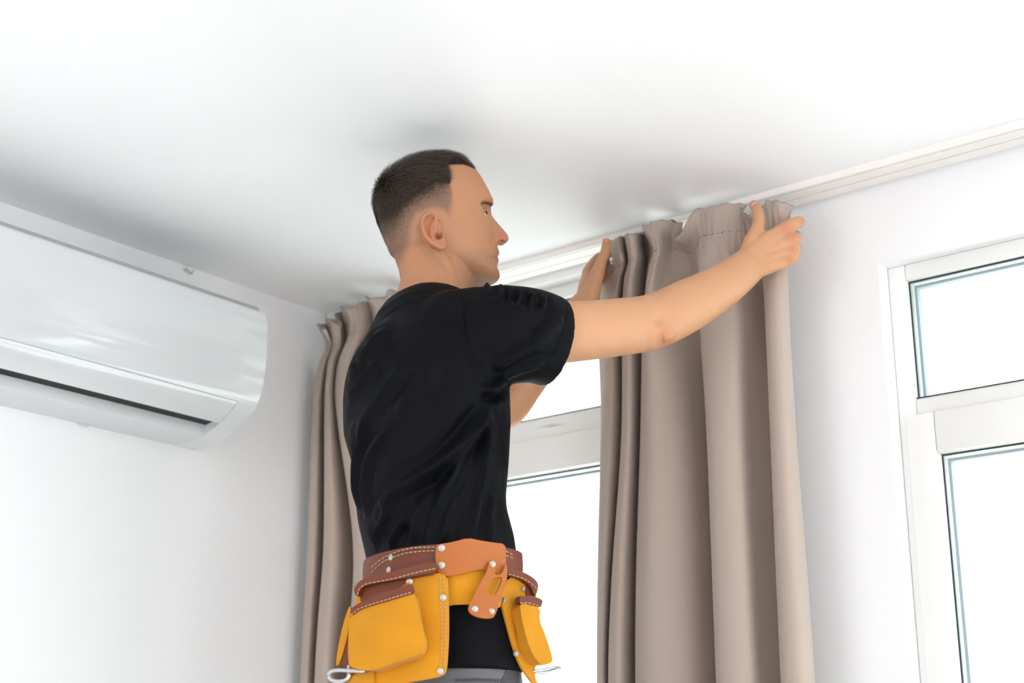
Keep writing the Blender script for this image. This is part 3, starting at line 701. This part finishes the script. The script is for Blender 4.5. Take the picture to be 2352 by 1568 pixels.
# hair: short strands, longer on top, faded at the sides and the nape
Nb = normals(body_me)
def build_hair():
    me = body_me; nf = len(me.polygons)
    ctr = np.empty(nf*3); me.polygons.foreach_get('center', ctr); ctr = ctr.reshape(-1, 3)
    nr = np.empty(nf*3); me.polygons.foreach_get('normal', nr); nr = nr.reshape(-1, 3)
    l = (ctr-CH) @ LH; cm = ctr.copy(); ng = l < 0; cm[ng] -= 2*l[ng, None]*LH[None]; p2 = project(cm)
    hm = (ctr[:, 2] > 2.25) & (np.linalg.norm((ctr-CH)[:, :2], axis=1) < .2) & (p2[:, 1] < 640) & (p2[:, 0] < 1100)
    ids = np.where(hm)[0]; k, c = hair_mask(p2[ids])
    ez = (np.abs(l[ids]) > .0735) & (p2[ids, 0] > 952) & (p2[ids, 0] < 1028) & (p2[ids, 1] > 488) & (p2[ids, 1] < 580); k[ez] = 0
    keep = np.random.rand(len(ids)) < np.clip(k*k*1.15+.05, 0, 1)*.85*(k > .1); ids = ids[keep]; k = k[keep]; c = c[keep]
    R_ = np.random.rand(len(ids), 6)
    V, Fc = [], []
    for j, i in enumerate(ids):
        p, n_ = ctr[i]+(np.random.rand(3)-.5)*.0020, nr[i]; kk, cc = k[j], c[j]
        up_w = sstep(470, 400, p2[i, 1])
        comb = FH*(.9*up_w-.15)+ZZ*(-.75*(1-up_w)-.1)+LH*(R_[j, 0]-.5)*.5
        t = comb-n_*(comb @ n_); t = t/(np.linalg.norm(t)+1e-9)
        fr_ = 1-.65*sstep(1040, 1080, p2[i, 0])
        lenh = .0011+.0045*kk+.012*fr_*cc*up_w*(.7+.6*R_[j, 1])+.003*cc
        bk_ = sstep(905, 870, p2[i, 0])*sstep(470, 440, p2[i, 1]); lift = .5-.22*up_w+.35*(R_[j, 2]-.35)+.5*bk_*R_[j, 3]
        d1 = t*(1-lift*.5)+n_*lift; d1 /= np.linalg.norm(d1); d2 = t+n_*lift*.35; d2 /= np.linalg.norm(d2)
        sd = np.cross(d1, n_); sd = sd/(np.linalg.norm(sd)+1e-9)*(.00008+.00036*kk)
        a = p-n_*.0006; b = p+d1*lenh*.5; q = b+d2*lenh*.5; o = len(V)
        V += [a-sd, a+sd, b+sd*.8, b-sd*.8, q]; Fc += [(o, o+1, o+2, o+3), (o+3, o+2, o+4)]
    # eyebrows
    p3 = p2; hmb = (ctr[:, 2] > 2.25) & (p3[:, 0] > 1098) & (np.abs(l) < .055); bd, _ = seg_dist(p3, [(1104, 467), (1115, 465.5), (1124, 468), (1131, 472)])
    for i in np.where(hmb & (bd < 3.6) & (np.random.rand(nf) < .6))[0]:
        p, n_ = ctr[i], nr[i]; sgn = 1 if l[i] > 0 else -1
        t = LH*sgn*.8+ZZ*.25-FH*.2; t = t-n_*(t @ n_); t /= np.linalg.norm(t); d1 = t*.85+n_*.4; q = p+d1*.006; sd = np.cross(d1, n_); sd = sd/np.linalg.norm(sd)*.0004; o = len(V)
        V += [p-sd-n_*.0004, p+sd-n_*.0004, q]; Fc.append((o, o+1, o+2))
    h = mesh('hair', V, Fc, M['hair'], person, smooth=False); h['label'] = 'short dark brown hair faded at the sides'
build_hair()
# thumb nails
def nail(x, y, Y, w, h, ang, out):
    c = PY(x, y, Y); n_ = (CAM-c)/np.linalg.norm(CAM-c); a = RT*math.cos(ang)+UP*math.sin(ang); b = -RT*math.sin(ang)+UP*math.cos(ang)
    g = 9; V, Fc = [], []
    for lay in (0, 1):
        for i in range(g):
            for j in range(g):
                u, v = i/(g-1)*2-1, j/(g-1)*2-1
                r = max(abs(u), abs(v)); q = math.hypot(u, v); k = (r/q if q > 1e-6 else 1); k = 1-(1-k)*.55
                V.append(c+a*u*k*w+b*v*k*h+n_*(out-.0030*(u*k)**2-.0010*(v*k)**2-lay*.0012))
    for lay in (0, 1):
        for i in range(g-1):
            for j in range(g-1):
                f = [lay*g*g+i*g+j, lay*g*g+(i+1)*g+j, lay*g*g+(i+1)*g+j+1, lay*g*g+i*g+j+1]; Fc.append(tuple(f if lay == 0 else f[::-1]))
    bd = [(i, 0) for i in range(g)]+[(g-1, j) for j in range(1, g)]+[(i, g-1) for i in range(g-2, -1, -1)]+[(0, j) for j in range(g-2, 0, -1)]
    for q, (i, j) in enumerate(bd):
        i2, j2 = bd[(q+1) % len(bd)]; Fc.append((i*g+j, i2*g+j2, g*g+i2*g+j2, g*g+i*g+j))
    mesh('thumb_nail', V, Fc, M['nail'], person)
nail(1733.5, 472, -.176, .0058, .0075, .12, .0108)
nail(1390.5, 556, -.166, .0055, .0075, -.05, .0106)

# ---- black t-shirt
def sleeve(pts, rad, ref):
    P = spline(np.array(pts), 18); R = np.stack([np.interp(np.linspace(0, len(rad)-1, 18), range(len(rad)), [r[k] for r in rad]) for k in (0, 1)], 1)
    T_ = np.gradient(P, axis=0); T_ /= np.linalg.norm(T_, axis=1)[:, None]; rings = []
    def rg(c, t, ra, rb):
        b = ref-t*(ref @ t); b /= np.linalg.norm(b); a = np.cross(t, b)
        return [c+a*ra*math.cos(q)+b*rb*math.sin(q) for q in np.linspace(0, 2*math.pi, 40, endpoint=False)]
    rings.append(rg(P[0]-T_[0]*.03, T_[0], R[0, 0]*.5, R[0, 1]*.5))
    for p, t, r in zip(P, T_, R): rings.append(rg(p, t, r[0], r[1]))
    p, t, r = P[-1], T_[-1], R[-1]
    rings.append(rg(p+t*.002, t, r[0]-.003, r[1]-.003)); rings.append(rg(p-t*.004, t, r[0]-.0065, r[1]-.0065)); rings.append(rg(p-t*.02, t, r[0]-.010, r[1]-.010)); rings.append(rg(p-t*.03, t, r[0]*.4, r[1]*.4))
    return loft(rings)
sp = [loft([torso_ring(y, xl, xr, r) for y, xl, xr, r in SH])]
sp.append(sleeve([PD(1075, 772, 2.232), PD(1150, 768, 2.236), PD(1222, 770, 2.254), PD(1271, 786, 2.276)], [(.058, .078), (.063, .0805), (.063, .0765), (.060, .0745)], ZZ))
tl = LSH+(LEL-LSH)*.62
sp.append(sleeve([LSH+(LEL-LSH)*.06-ZZ*.005, LSH+(LEL-LSH)*.3, tl], [(.042, .05), (.06, .066), (.062, .068)], ZZ))
sp.append(ellipsoid(PD(1060, 735, 2.235), [RT*.075, UP*.05, FW*.055]))
sp.append(ellipsoid(PD(985, 715, D0-.02), [RT*.072, UP*.035, FW*.075]))
sp.append(ellipsoid(PD(915, 815, 2.27), [RT*.06, UP*.06, FW*.06]))
V, Fc = join(sp)
shirt_me = remesh(V, Fc, .0028); relax(shirt_me, 14)
Vs = coords(shirt_me)
def z5(pts): return [(680+x/2.45, 620+y/2.45) for x, y in pts]
folds = [(z5([(1120,720),(1000,900),(860,1050),(640,1190),(490,1310),(430,1420)]), .0062, .011), (z5([(1080,800),(960,1010),(880,1150),(820,1280),(780,1400)]), .006, .009),
 (z5([(1125,800),(1085,950),(1060,1150),(1030,1300),(1010,1480)]), .005, .009), (z5([(1165,720),(1170,900),(1160,1150)]), .004, .007), (z5([(1100,760),(930,960),(780,1120),(600,1260)]), .0048, .008),
 (z5([(500,330),(400,450),(300,600)]), .0045, .011), (z5([(490,430),(385,600),(290,730)]), .0045, .010), (z5([(600,540),(480,700),(370,850),(300,930)]), .0035, .012),
 (z5([(400,830),(352,980),(338,1150),(350,1350)]), .005, .009), (z5([(560,850),(430,1010),(385,1200),(400,1400)]), .0045, .010), (z5([(520,1330),(470,1450),(430,1540)]), .005, .008),
 (z5([(620,1380),(560,1480),(520,1560)]), .005, .008), (z5([(700,1300),(670,1420),(650,1540)]), .0045, .008), (z5([(900,1250),(850,1400),(830,1540)]), .004, .008), (z5([(1100,1250),(1090,1400),(1100,1530)]), .004, .009),
 (z5([(1450,380),(1260,470),(1100,570)]), .0045, .012), (z5([(1500,270),(1420,330),(1330,380)]), .003, .010), (z5([(1400,520),(1250,570),(1110,640)]), .004, .009), (z5([(1190,612),(1130,660),(1075,700)]), .006, .008),
 (z5([(1160,660),(1110,720),(1040,700)]), -.006, .007), (z5([(935,110),(940,280),(975,480),(1005,640)]), -.0016, .0028), (z5([(800,500),(700,640),(560,800)]), .003, .014),
 ([(1150,655),(1149,672),(1146,690)], .0032, .0045), ([(1172,658),(1171,676),(1168,695)], .003, .004), ([(1195,663),(1194,680),(1190,700)], .004, .0042), ([(1222,671),(1221,690),(1217,710)], .004, .0042), ([(1250,679),(1249,696),(1245,715)], .0032, .004), ([(1118,652),(1118,666),(1116,684)], .004, .005),
 ([(1300,694),(1296,740),(1268,815),(1215,868)], -.0012, .002),
 (z5([(452,262),(500,215),(570,165),(660,130),(770,122)]), -.0014, .0022), (z5([(478,275),(540,225),(620,180),(720,150),(800,140)]), .0012, .003)]
def crease(me, folds, gain=1.0):
    V0 = coords(me); N0 = normals(me)
    bvh = BVHTree.FromPolygons([Vector(v) for v in V0], [tuple(p.vertices) for p in me.polygons])
    D = np.zeros(len(V0)); proj_ = project(V0); facing = N0 @ FW < .35
    for pl, A_, w_ in folds:
        pts = []
        for (x, y) in spline(pl, 12):
            for dy in (0, 4, 8, 12, 16):
                h = bvh.ray_cast(Vector(CAM), Vector(ray(x, y+dy)))
                if h[0] is not None: pts.append(np.array(h[0])); break
        if len(pts) < 2: continue
        pts = np.array(pts); lo, hi = pts.min(0)-w_*5, pts.max(0)+w_*5
        ii = np.where(np.all((V0 > lo) & (V0 < hi), axis=1) & facing)[0]
        d, fr = seg_dist(V0[ii], pts); tp = np.clip(np.minimum(fr, 1-fr)*5, .0, 1)**.7
        D[ii] += gain*A_*tp*(np.exp(-(d/w_)**2)-.45*np.exp(-((d-2.1*w_)/(w_*1.1))**2))
    set_coords(me, V0+N0*D[:, None])
crease(shirt_me, [(a_, b_*1.0, c_*.85) for a_, b_, c_ in folds], 2.0)
relax(shirt_me, 2)
shirt_o = mesh_done('t_shirt', shirt_me, M['shirt'], person); shirt_o['label'] = 'black cotton t-shirt'
# ribbed collar
cpx = [(1062,676,2.26),(1030,676,2.255),(996,675,2.26),(960,674,2.272),(928,679,2.288),(906,692,2.31),(890,706,2.335),(884,716,2.36),(890,720,2.385),(912,714,2.405),(950,695,2.42),(1000,680,2.41),(1040,676,2.37),(1066,676,2.31)]
pts = list(spline([PD(*q) for q in cpx], 70, True))
def band(pts, hz, th, tilt):
    V, Fc = [], []; n = len(pts); c = np.mean(pts, axis=0)
    for i in range(n):
        o = pts[i]-c; o[2] = 0; o /= np.linalg.norm(o)
        for du, dv in ((-th, -hz), (th, -hz), (th+tilt*0, 0), (th-tilt, hz), (-th-tilt, hz)): V.append(pts[i]+o*du+ZZ*dv)
    for i in range(n):
        for k in range(5): Fc.append((i*5+k, i*5+(k+1) % 5, ((i+1) % n)*5+(k+1) % 5, ((i+1) % n)*5+k))
    return V, Fc
V, Fc = band(pts, .009, .002, .002); mesh('collar', V, Fc, M['shirt'], shirt_o)

# ---- trousers, shoes (mostly below the picture) and the step ladder that carries him
PLAT = .735
tp = [loft([torso_ring(y, xl+9, xr-9, 1.35) for y, xl, xr in ((1470,866,1190),(1500,868,1194),(1530,869,1199),(1568,868,1204),(1620,868,1208),(1680,872,1212))])]
hipc = PD(1040, 1680, D0)
feet = []
for s in (1, -1):
    hp = np.array([hipc[0], hipc[1], hipc[2]])+BR*s*.052; an = np.array([.87, -.64, PLAT+.07])+BR*s*.09
    kn = (hp+an)/2+BF*.02; tp.append(tube([hp-ZZ*.05, (hp+kn)/2-ZZ*.03, kn, (kn+an)/2, an], [.088, .082, .066, .060, .054], n=24)); feet.append(an)
V, Fc = join(tp); tro = remesh(V, Fc, .006); relax(tro, 24)
tro_o = mesh_done('trousers', tro, M['trouser'], person); tro_o['label'] = 'grey work trousers'
for an in feet:
    base = np.array([an[0], an[1], PLAT]); rings = []
    for f, w_, h_ in ((-.07, .022, .05), (-.06, .034, .07), (-.03, .037, .085), (.02, .038, .08), (.07, .043, .065), (.12, .045, .052), (.165, .038, .045), (.19, .02, .034)):
        rings.append([base+BF*f+BR*w_*math.cos(t)+ZZ*(h_/2+h_/2*np.sign(math.sin(t))*abs(math.sin(t))**.6) for t in np.linspace(0, 2*math.pi, 24, endpoint=False)])
    V, Fc = loft(rings); mesh('shoe', V, Fc, M['shoe'], person)

# ------------------------------------------------------------------ leather tool belt
def c2(pts): return [(740+x/4.64, 1230+y/4.64) for x, y in pts]
def c3(pts): return [(980+x/4.506, 1220+y/4.506) for x, y in pts]
def hip(off): return lambda x, y: D0-(.138+off)*math.sqrt(max(.05, 1-((x-1015)/(172+off*1300))**2))
def pouch(off): return lambda x, y: 2.166+max(0, (1035-x)/230)**2*.06-(y-1320)/250*.018-off
def far_p(off): return lambda x, y: 2.215+max(0, (x-1150)/120)*.075-(y-1320)/250*.01-off
tb_ = empty('tool_belt', tuple(PD(1015, 1300, 2.30))); tag(tb_, 'leather tool belt with yellow pouches and a tan hammer holder around the man\'s hips', 'tool belt')
# the strap all round the hips
def strap():
    up, lo = [], []
    zt, zb = PD(1015, 1249, 2.182)[2], PD(1015, 1302, 2.182)[2]
    c0 = PD(1015, 1275, D0); n = 72; V, Fc = [], []
    half = 171/pxm(1275, D0); b = half/math.sqrt(.697+.301*1.38**2); a = b*1.38
    for t in np.linspace(0, 2*math.pi, n, endpoint=False):
        co, si = math.cos(t), math.sin(t); o = BF*np.sign(co)*abs(co)**(2/2.25)*b+BR*np.sign(si)*abs(si)**(2/2.25)*a
        u = o/np.linalg.norm(o); tilt = -.010*(o @ BF)/b*0
        for dz, th in ((zb, .0), (zb, .005), ((zb+zt)/2, .006), (zt, .005), (zt, .0)):
            p = c0+o+u*th; p[2] = dz+tilt; V.append(p)
    for i in range(n):
        for k in range(5): Fc.append((i*5+k, i*5+(k+1) % 5, ((i+1) % n)*5+(k+1) % 5, ((i+1) % n)*5+k))
    return mesh('strap', V, Fc, M['brown'], tb_, True, 40)
st = strap()
bv = BVHTree.FromPolygons([Vector(v.co) for v in st.data.vertices], [tuple(p.vertices) for p in st.data.polygons])
def _ring():
    c0 = PD(1015, 1275, D0); half = 171/pxm(1275, D0); b = half/math.sqrt(.697+.301*1.38**2); a = b*1.38; V, Fc = [], []; n = 120
    for t in np.linspace(0, 2*math.pi, n, endpoint=False):
        co, si = math.cos(t), math.sin(t); o = BF*np.sign(co)*abs(co)**(2/2.25)*b+BR*np.sign(si)*abs(si)**(2/2.25)*a; o = o*(1+.006/np.linalg.norm(o))
        for z in (1.2, 2.4): V.append(Vector((c0[0]+o[0], c0[1]+o[1], z)))
    return BVHTree.FromPolygons(V, [(2*i, 2*((i+1) % n), 2*((i+1) % n)+1, 2*i+1) for i in range(n)])
bv = _ring()
def on_strap(x, y):
    for k in range(60):
        h = bv.ray_cast(Vector(CAM), Vector(ray(x+(1015-x)*k*.012, y)))
        if h[0] is not None: return float((np.array(h[0])-CAM) @ HF)
    return 2.25
def hip(off): return lambda x, y: on_strap(x, y)-off
stitches('strap_stitching', [c2([(525,335),(620,258),(730,197),(860,152),(1000,127),(1215,122)]), c2([(528,388),(640,283),(760,228),(900,185),(1040,168),(1215,158)]), c3([(820,205),(860,225),(895,248)]), c3([(822,250),(862,262),(900,282)])], on_strap, M['stitch'], st, 6.5, 3.5, .0010)
# near pouch
p1 = leaf('pouch_panel', c2([(400,560),(560,510),(860,455),(1000,420),(1220,388),(1335,430),(1345,560),(1352,800),(1352,1050),(1340,1300),(1325,1440),(1285,1492),(1100,1528),(900,1562),(650,1620),(260,1640),(250,1560),(290,1440),(290,900)]), pouch(0), .004, M['yellow'], tb_)
leaf('pouch_lining', c2([(405,700),(408,575),(600,520),(862,455),(872,530),(620,625),(420,705)]), pouch(.003), .002, M['brown'], p1)
leaf('pouch_rim', c2([(338,595),(345,545),(395,483),(480,440),(620,405),(800,368),(1000,312),(1215,268),(1222,385),(1000,424),(760,470),(560,505),(455,530),(402,572),(378,642),(360,640)]), pouch(.014), .012, M['brown'], p1)
stitches('rim_stitching', [c2([(378,632),(396,570),(455,520),(560,494),(760,458),(1000,392),(1215,348)])], pouch(.014), M['stitch'], p1, 6.5, 3.5)
f1 = leaf('side_flap', c2([(285,748),(302,760),(300,850),(282,1000),(240,1180),(190,1345),(160,1392),(143,1370),(170,1180),(220,950)]), pouch(.004), .003, M['yellow'], p1)
leaf('gap_shade', c2([(285,990),(262,1100),(185,1375),(230,1410),(300,1425),(320,1200)]), pouch(.0015), .002, M['brown'], p1)  # dark gap beside the flap, its shade laid on as a brown piece
pk = lambda x, y: pouch(.030)(x, y)-.012*math.exp(-((x-880)/70)**2-((y-1430)/70)**2)
p2_ = leaf('front_pocket', c2([(297,850),(380,790),(500,745),(700,690),(975,600),(1000,690),(1025,800),(1052,960),(1090,1105),(1078,1180),(1032,1266),(800,1342),(560,1430),(420,1432),(310,1405),(274,1345),(280,1010)]), pk, .026, M['yellow'], p1, 1, None, 7.0, 60)
leaf('pocket_trim', c2([(298,800),(330,752),(480,672),(620,617),(760,572),(870,532),(958,512),(975,560),(978,606),(840,648),(700,690),(500,748),(390,790),(300,858)]), lambda x, y: pk(x, y)-.003, .004, M['brown'], p1)
stitches('trim_stitching', [c2([(304,846),(385,784),(500,738),(700,678),(970,596)])], lambda x, y: pk(x, y)-.003, M['stitch'], p1, 6, 3.5)
stitches('panel_stitching', [c2([(1255,440),(1262,700),(1275,1000),(1262,1430)]), c2([(1297,440),(1306,700),(1316,1000),(1300,1430)]), c2([(908,445),(905,480)])], pouch(0), M['stitch'], p1, 6, 3.5)
leaf('loop_tab', c2([(300,1500),(440,1445),(545,1425),(548,1560),(500,1640),(250,1640),(262,1560)]), pouch(.006), .004, M['yellow'], p1)
stitches('tab_stitching', [c2([(345,1510),(440,1475),(530,1440)])], pouch(.006), M['stitch'], p1, 5, 3)
for x, y, r, D in ((932,487,.0064,pouch(.004)), (1287,660,.0068,pouch(.002)), (1258,1443,.0062,pouch(.002))):
    q = c2([(x, y)])[0]; rivet(q[0], q[1], D(*q), r, M['rivet'], p1)
for x, y in ((729,232), (708,362)):
    q = c2([(x, y)])[0]; nn = (PD(q[0], q[1], on_strap(*q))-PD(1015, 1275, D0)); nn[2] = 0; rivet(q[0], q[1], on_strap(*q)-.0005, .0062, M['rivet'], st, nn)
lp = c2([(440,1442),(300,1436),(170,1432),(100,1445),(70,1480),(90,1525),(140,1548),(220,1548),(280,1515),(294,1455),(285,1395)])
V, Fc = tube([PD(x, y, pouch(.010)(x, y)-.010+.014*k) for k, (x, y) in enumerate([(p[0], p[1]) for p in lp]) for k in (k/len(lp),)], [.0030]*len(lp), n=12); mesh('hammer_loop', V, Fc, M['steel'], p1)
# middle yellow strap behind the hammer holder
leaf('centre_panel', c3([(180,440),(400,425),(620,380),(800,360),(830,480),(780,690),(760,785),(740,790),(600,765),(430,752),(235,760),(180,760)]), hip(.004), .004, M['yellow'], tb_)
# tan hammer holder
hh = leaf('hammer_holder', c3([(90,210),(96,150),(130,132),(270,110),(430,66),(560,95),(700,116),(815,130),(822,240),(820,340),(790,420),(720,440),(640,396),(520,396),(400,430),(240,462),(150,458),(104,410),(92,300)]), hip(.012), .0035, M['orange'], tb_, 1)
def loopD(x, y): return hip(.016)(x, y)-.006-.012*(y-1300)/100
lo_ = leaf('holder_loop', c3([(640,350),(660,315),(700,312),(715,345),(712,400),(700,450),(760,455),(800,400),(815,330),(830,345),(838,420),(832,490),(800,605),(760,725),(712,862),(680,900),(560,894),(470,860),(430,812),(440,760),(490,660),(560,520),(622,425)]), loopD, .0035, M['orange'], hh, 1, c3([(690,480),(650,520),(627,600),(640,655),(690,668),(735,625),(770,540),(785,480),(760,470)]))
for x, y, r, D, par in ((155,173,.0070,hip(.0125), hh), (155,350,.0070,hip(.0125), hh), (680,340,.0066,lambda x, y: loopD(x, y)-.0005, lo_), (500,803,.0064,lambda x, y: loopD(x, y)-.0005, lo_), (672,828,.0060,lambda x, y: loopD(x, y)-.0005, lo_)):
    q = c3([(x, y)])[0]; rivet(q[0], q[1], D(*q), r, M['rivet'], par)
# far pouch, seen edge-on over the thigh
p5 = leaf('pouch_panel', c3([(770,690),(800,600),(845,470),(960,500),(1040,545),(1035,660),(1120,800),(1230,1080),(1250,1250),(1120,1380),(1125,1540),(1172,1580),(1120,1590),(1040,1495),(965,1375),(900,1200),(840,980),(790,800)]), far_p(0), .004, M['yellow'], tb_, 1)
leaf('pouch_rim', c3([(836,372),(950,400),(1060,448),(1138,508),(1158,560),(1142,640),(1120,672),(1080,560),(980,488),(845,450)]), far_p(.012), .010, M['brown'], p5)
leaf('pouch_lining', c3([(1035,545),(1090,570),(1142,625),(1125,690),(1030,680)]), far_p(.003), .002, M['brown'], p5)
stitches('rim_stitching', [c3([(848,444),(980,480),(1075,535),(1148,602)])], far_p(.0125), M['stitch'], p5, 6, 3.5)
f5 = leaf('front_pocket', c3([(968,735),(1080,765),(1182,790),(1165,920),(1235,1080),(1300,1290),(1305,1355),(1210,1388),(1150,1352),(1065,1210),(1010,1010),(975,860)]), lambda x, y: far_p(.030)(x, y)-.010*math.exp(-((x-1222)/30)**2-((y-1440)/60)**2), .024, M['yellow'], p5, 1, None, 7.0, 60)
leaf('pocket_trim', c3([(960,690),(990,664),(1110,668),(1202,706),(1196,750),(1180,792),(1080,765),(968,748)]), far_p(.033), .010, M['brown'], p5)
stitches('trim_stitching', [c3([(968,742),(1050,740),(1120,760),(1180,780)])], far_p(.0345), M['stitch'], p5, 6, 3.5)
for x, y in ((988,598), (790,712), (922,1265)):
    q = c3([(x, y)])[0]; rivet(q[0], q[1], far_p(.002)(*q), .0058, M['rivet'], p5, np.array(CAM-PD(q[0], q[1], 2.2))+RT*-1.2)
lp = c3([(1110,1445),(1180,1436),(1260,1424),(1340,1408),(1372,1408),(1365,1420),(1300,1445),(1220,1460),(1130,1458)])
V, Fc = tube([PD(x, y, far_p(.0)(x, y)+.012*(k % 5)/5) for k, (x, y) in enumerate(lp)], [.0022]*len(lp), n=10); mesh('hammer_loop', V, Fc, M['steel'], p5)

# trouser details: pocket facing, seams
tbv = BVHTree.FromPolygons([Vector(v.co) for v in tro.vertices], [tuple(p.vertices) for p in tro.polygons])
def on_tro(x, y):
    for dy in (0, 6, 12, 20, 30):
        h = tbv.ray_cast(Vector(CAM), Vector(ray(x, y+dy)))
        if h[0] is not None: return float((np.array(h[0])-CAM) @ HF)
    return 2.2
leaf('pocket_facing', c3([(770,1560),(800,1480),(860,1390),(900,1420),(960,1440),(965,1620),(760,1640)]), lambda x, y: on_tro(x, y)-.002, .002, M['trouser_d'], tro_o, 0)
leaf('waistband', c3([(190,1440),(420,1420),(620,1430),(810,1470),(770,1525),(600,1520),(420,1515),(200,1530)]), lambda x, y: on_tro(x, y)-.002, .002, M['trouser'], tro_o, 0)
stitches('seam_stitching', [c3([(300,1535),(450,1530),(600,1530),(760,1540)]), c3([(300,1552),(450,1548),(600,1548),(755,1556)])], lambda x, y: on_tro(x, y)-.001, M['trouser_d'], tro_o, 4, 2, .0008)

# ------------------------------------------------------------------ step ladder under the man's feet (below the picture)
lad = empty('step_ladder', (.90, -.55, 0)); tag(lad, 'aluminium step ladder the man stands on, below the picture', 'ladder')
LC0 = np.array([.89, -.58, 0])
def LB(name, f0, f1, r0, r1, z0, z1):
    V = [LC0+BF*f+BR*r+ZZ*z for f in (f0, f1) for r in (r0, r1) for z in (z0, z1)]
    mesh(name, V, [(0,1,3,2),(4,6,7,5),(0,4,5,1),(2,3,7,6),(0,2,6,4),(1,5,7,3)], M['ladder'], lad, False)
LB('platform', -.17, .17, -.2, .2, .70, PLAT)
for k, z in enumerate((.235, .47)): LB('step', -.17-.08*(2-k)-.05, -.17-.08*(2-k)+.07, -.2, .2, z-.03, z)
for s in (-1, 1):
    V, Fc = tube([LC0+BF*-.36+BR*.21*s, LC0+BF*-.15+BR*.21*s+ZZ*.70], (.016, .016), n=10, sub=1); mesh('front_leg', V, Fc, M['ladder'], lad)
    V, Fc = tube([LC0+BF*.36+BR*.21*s, LC0+BF*.15+BR*.21*s+ZZ*.70], (.016, .016), n=10, sub=1); mesh('rear_leg', V, Fc, M['ladder'], lad)
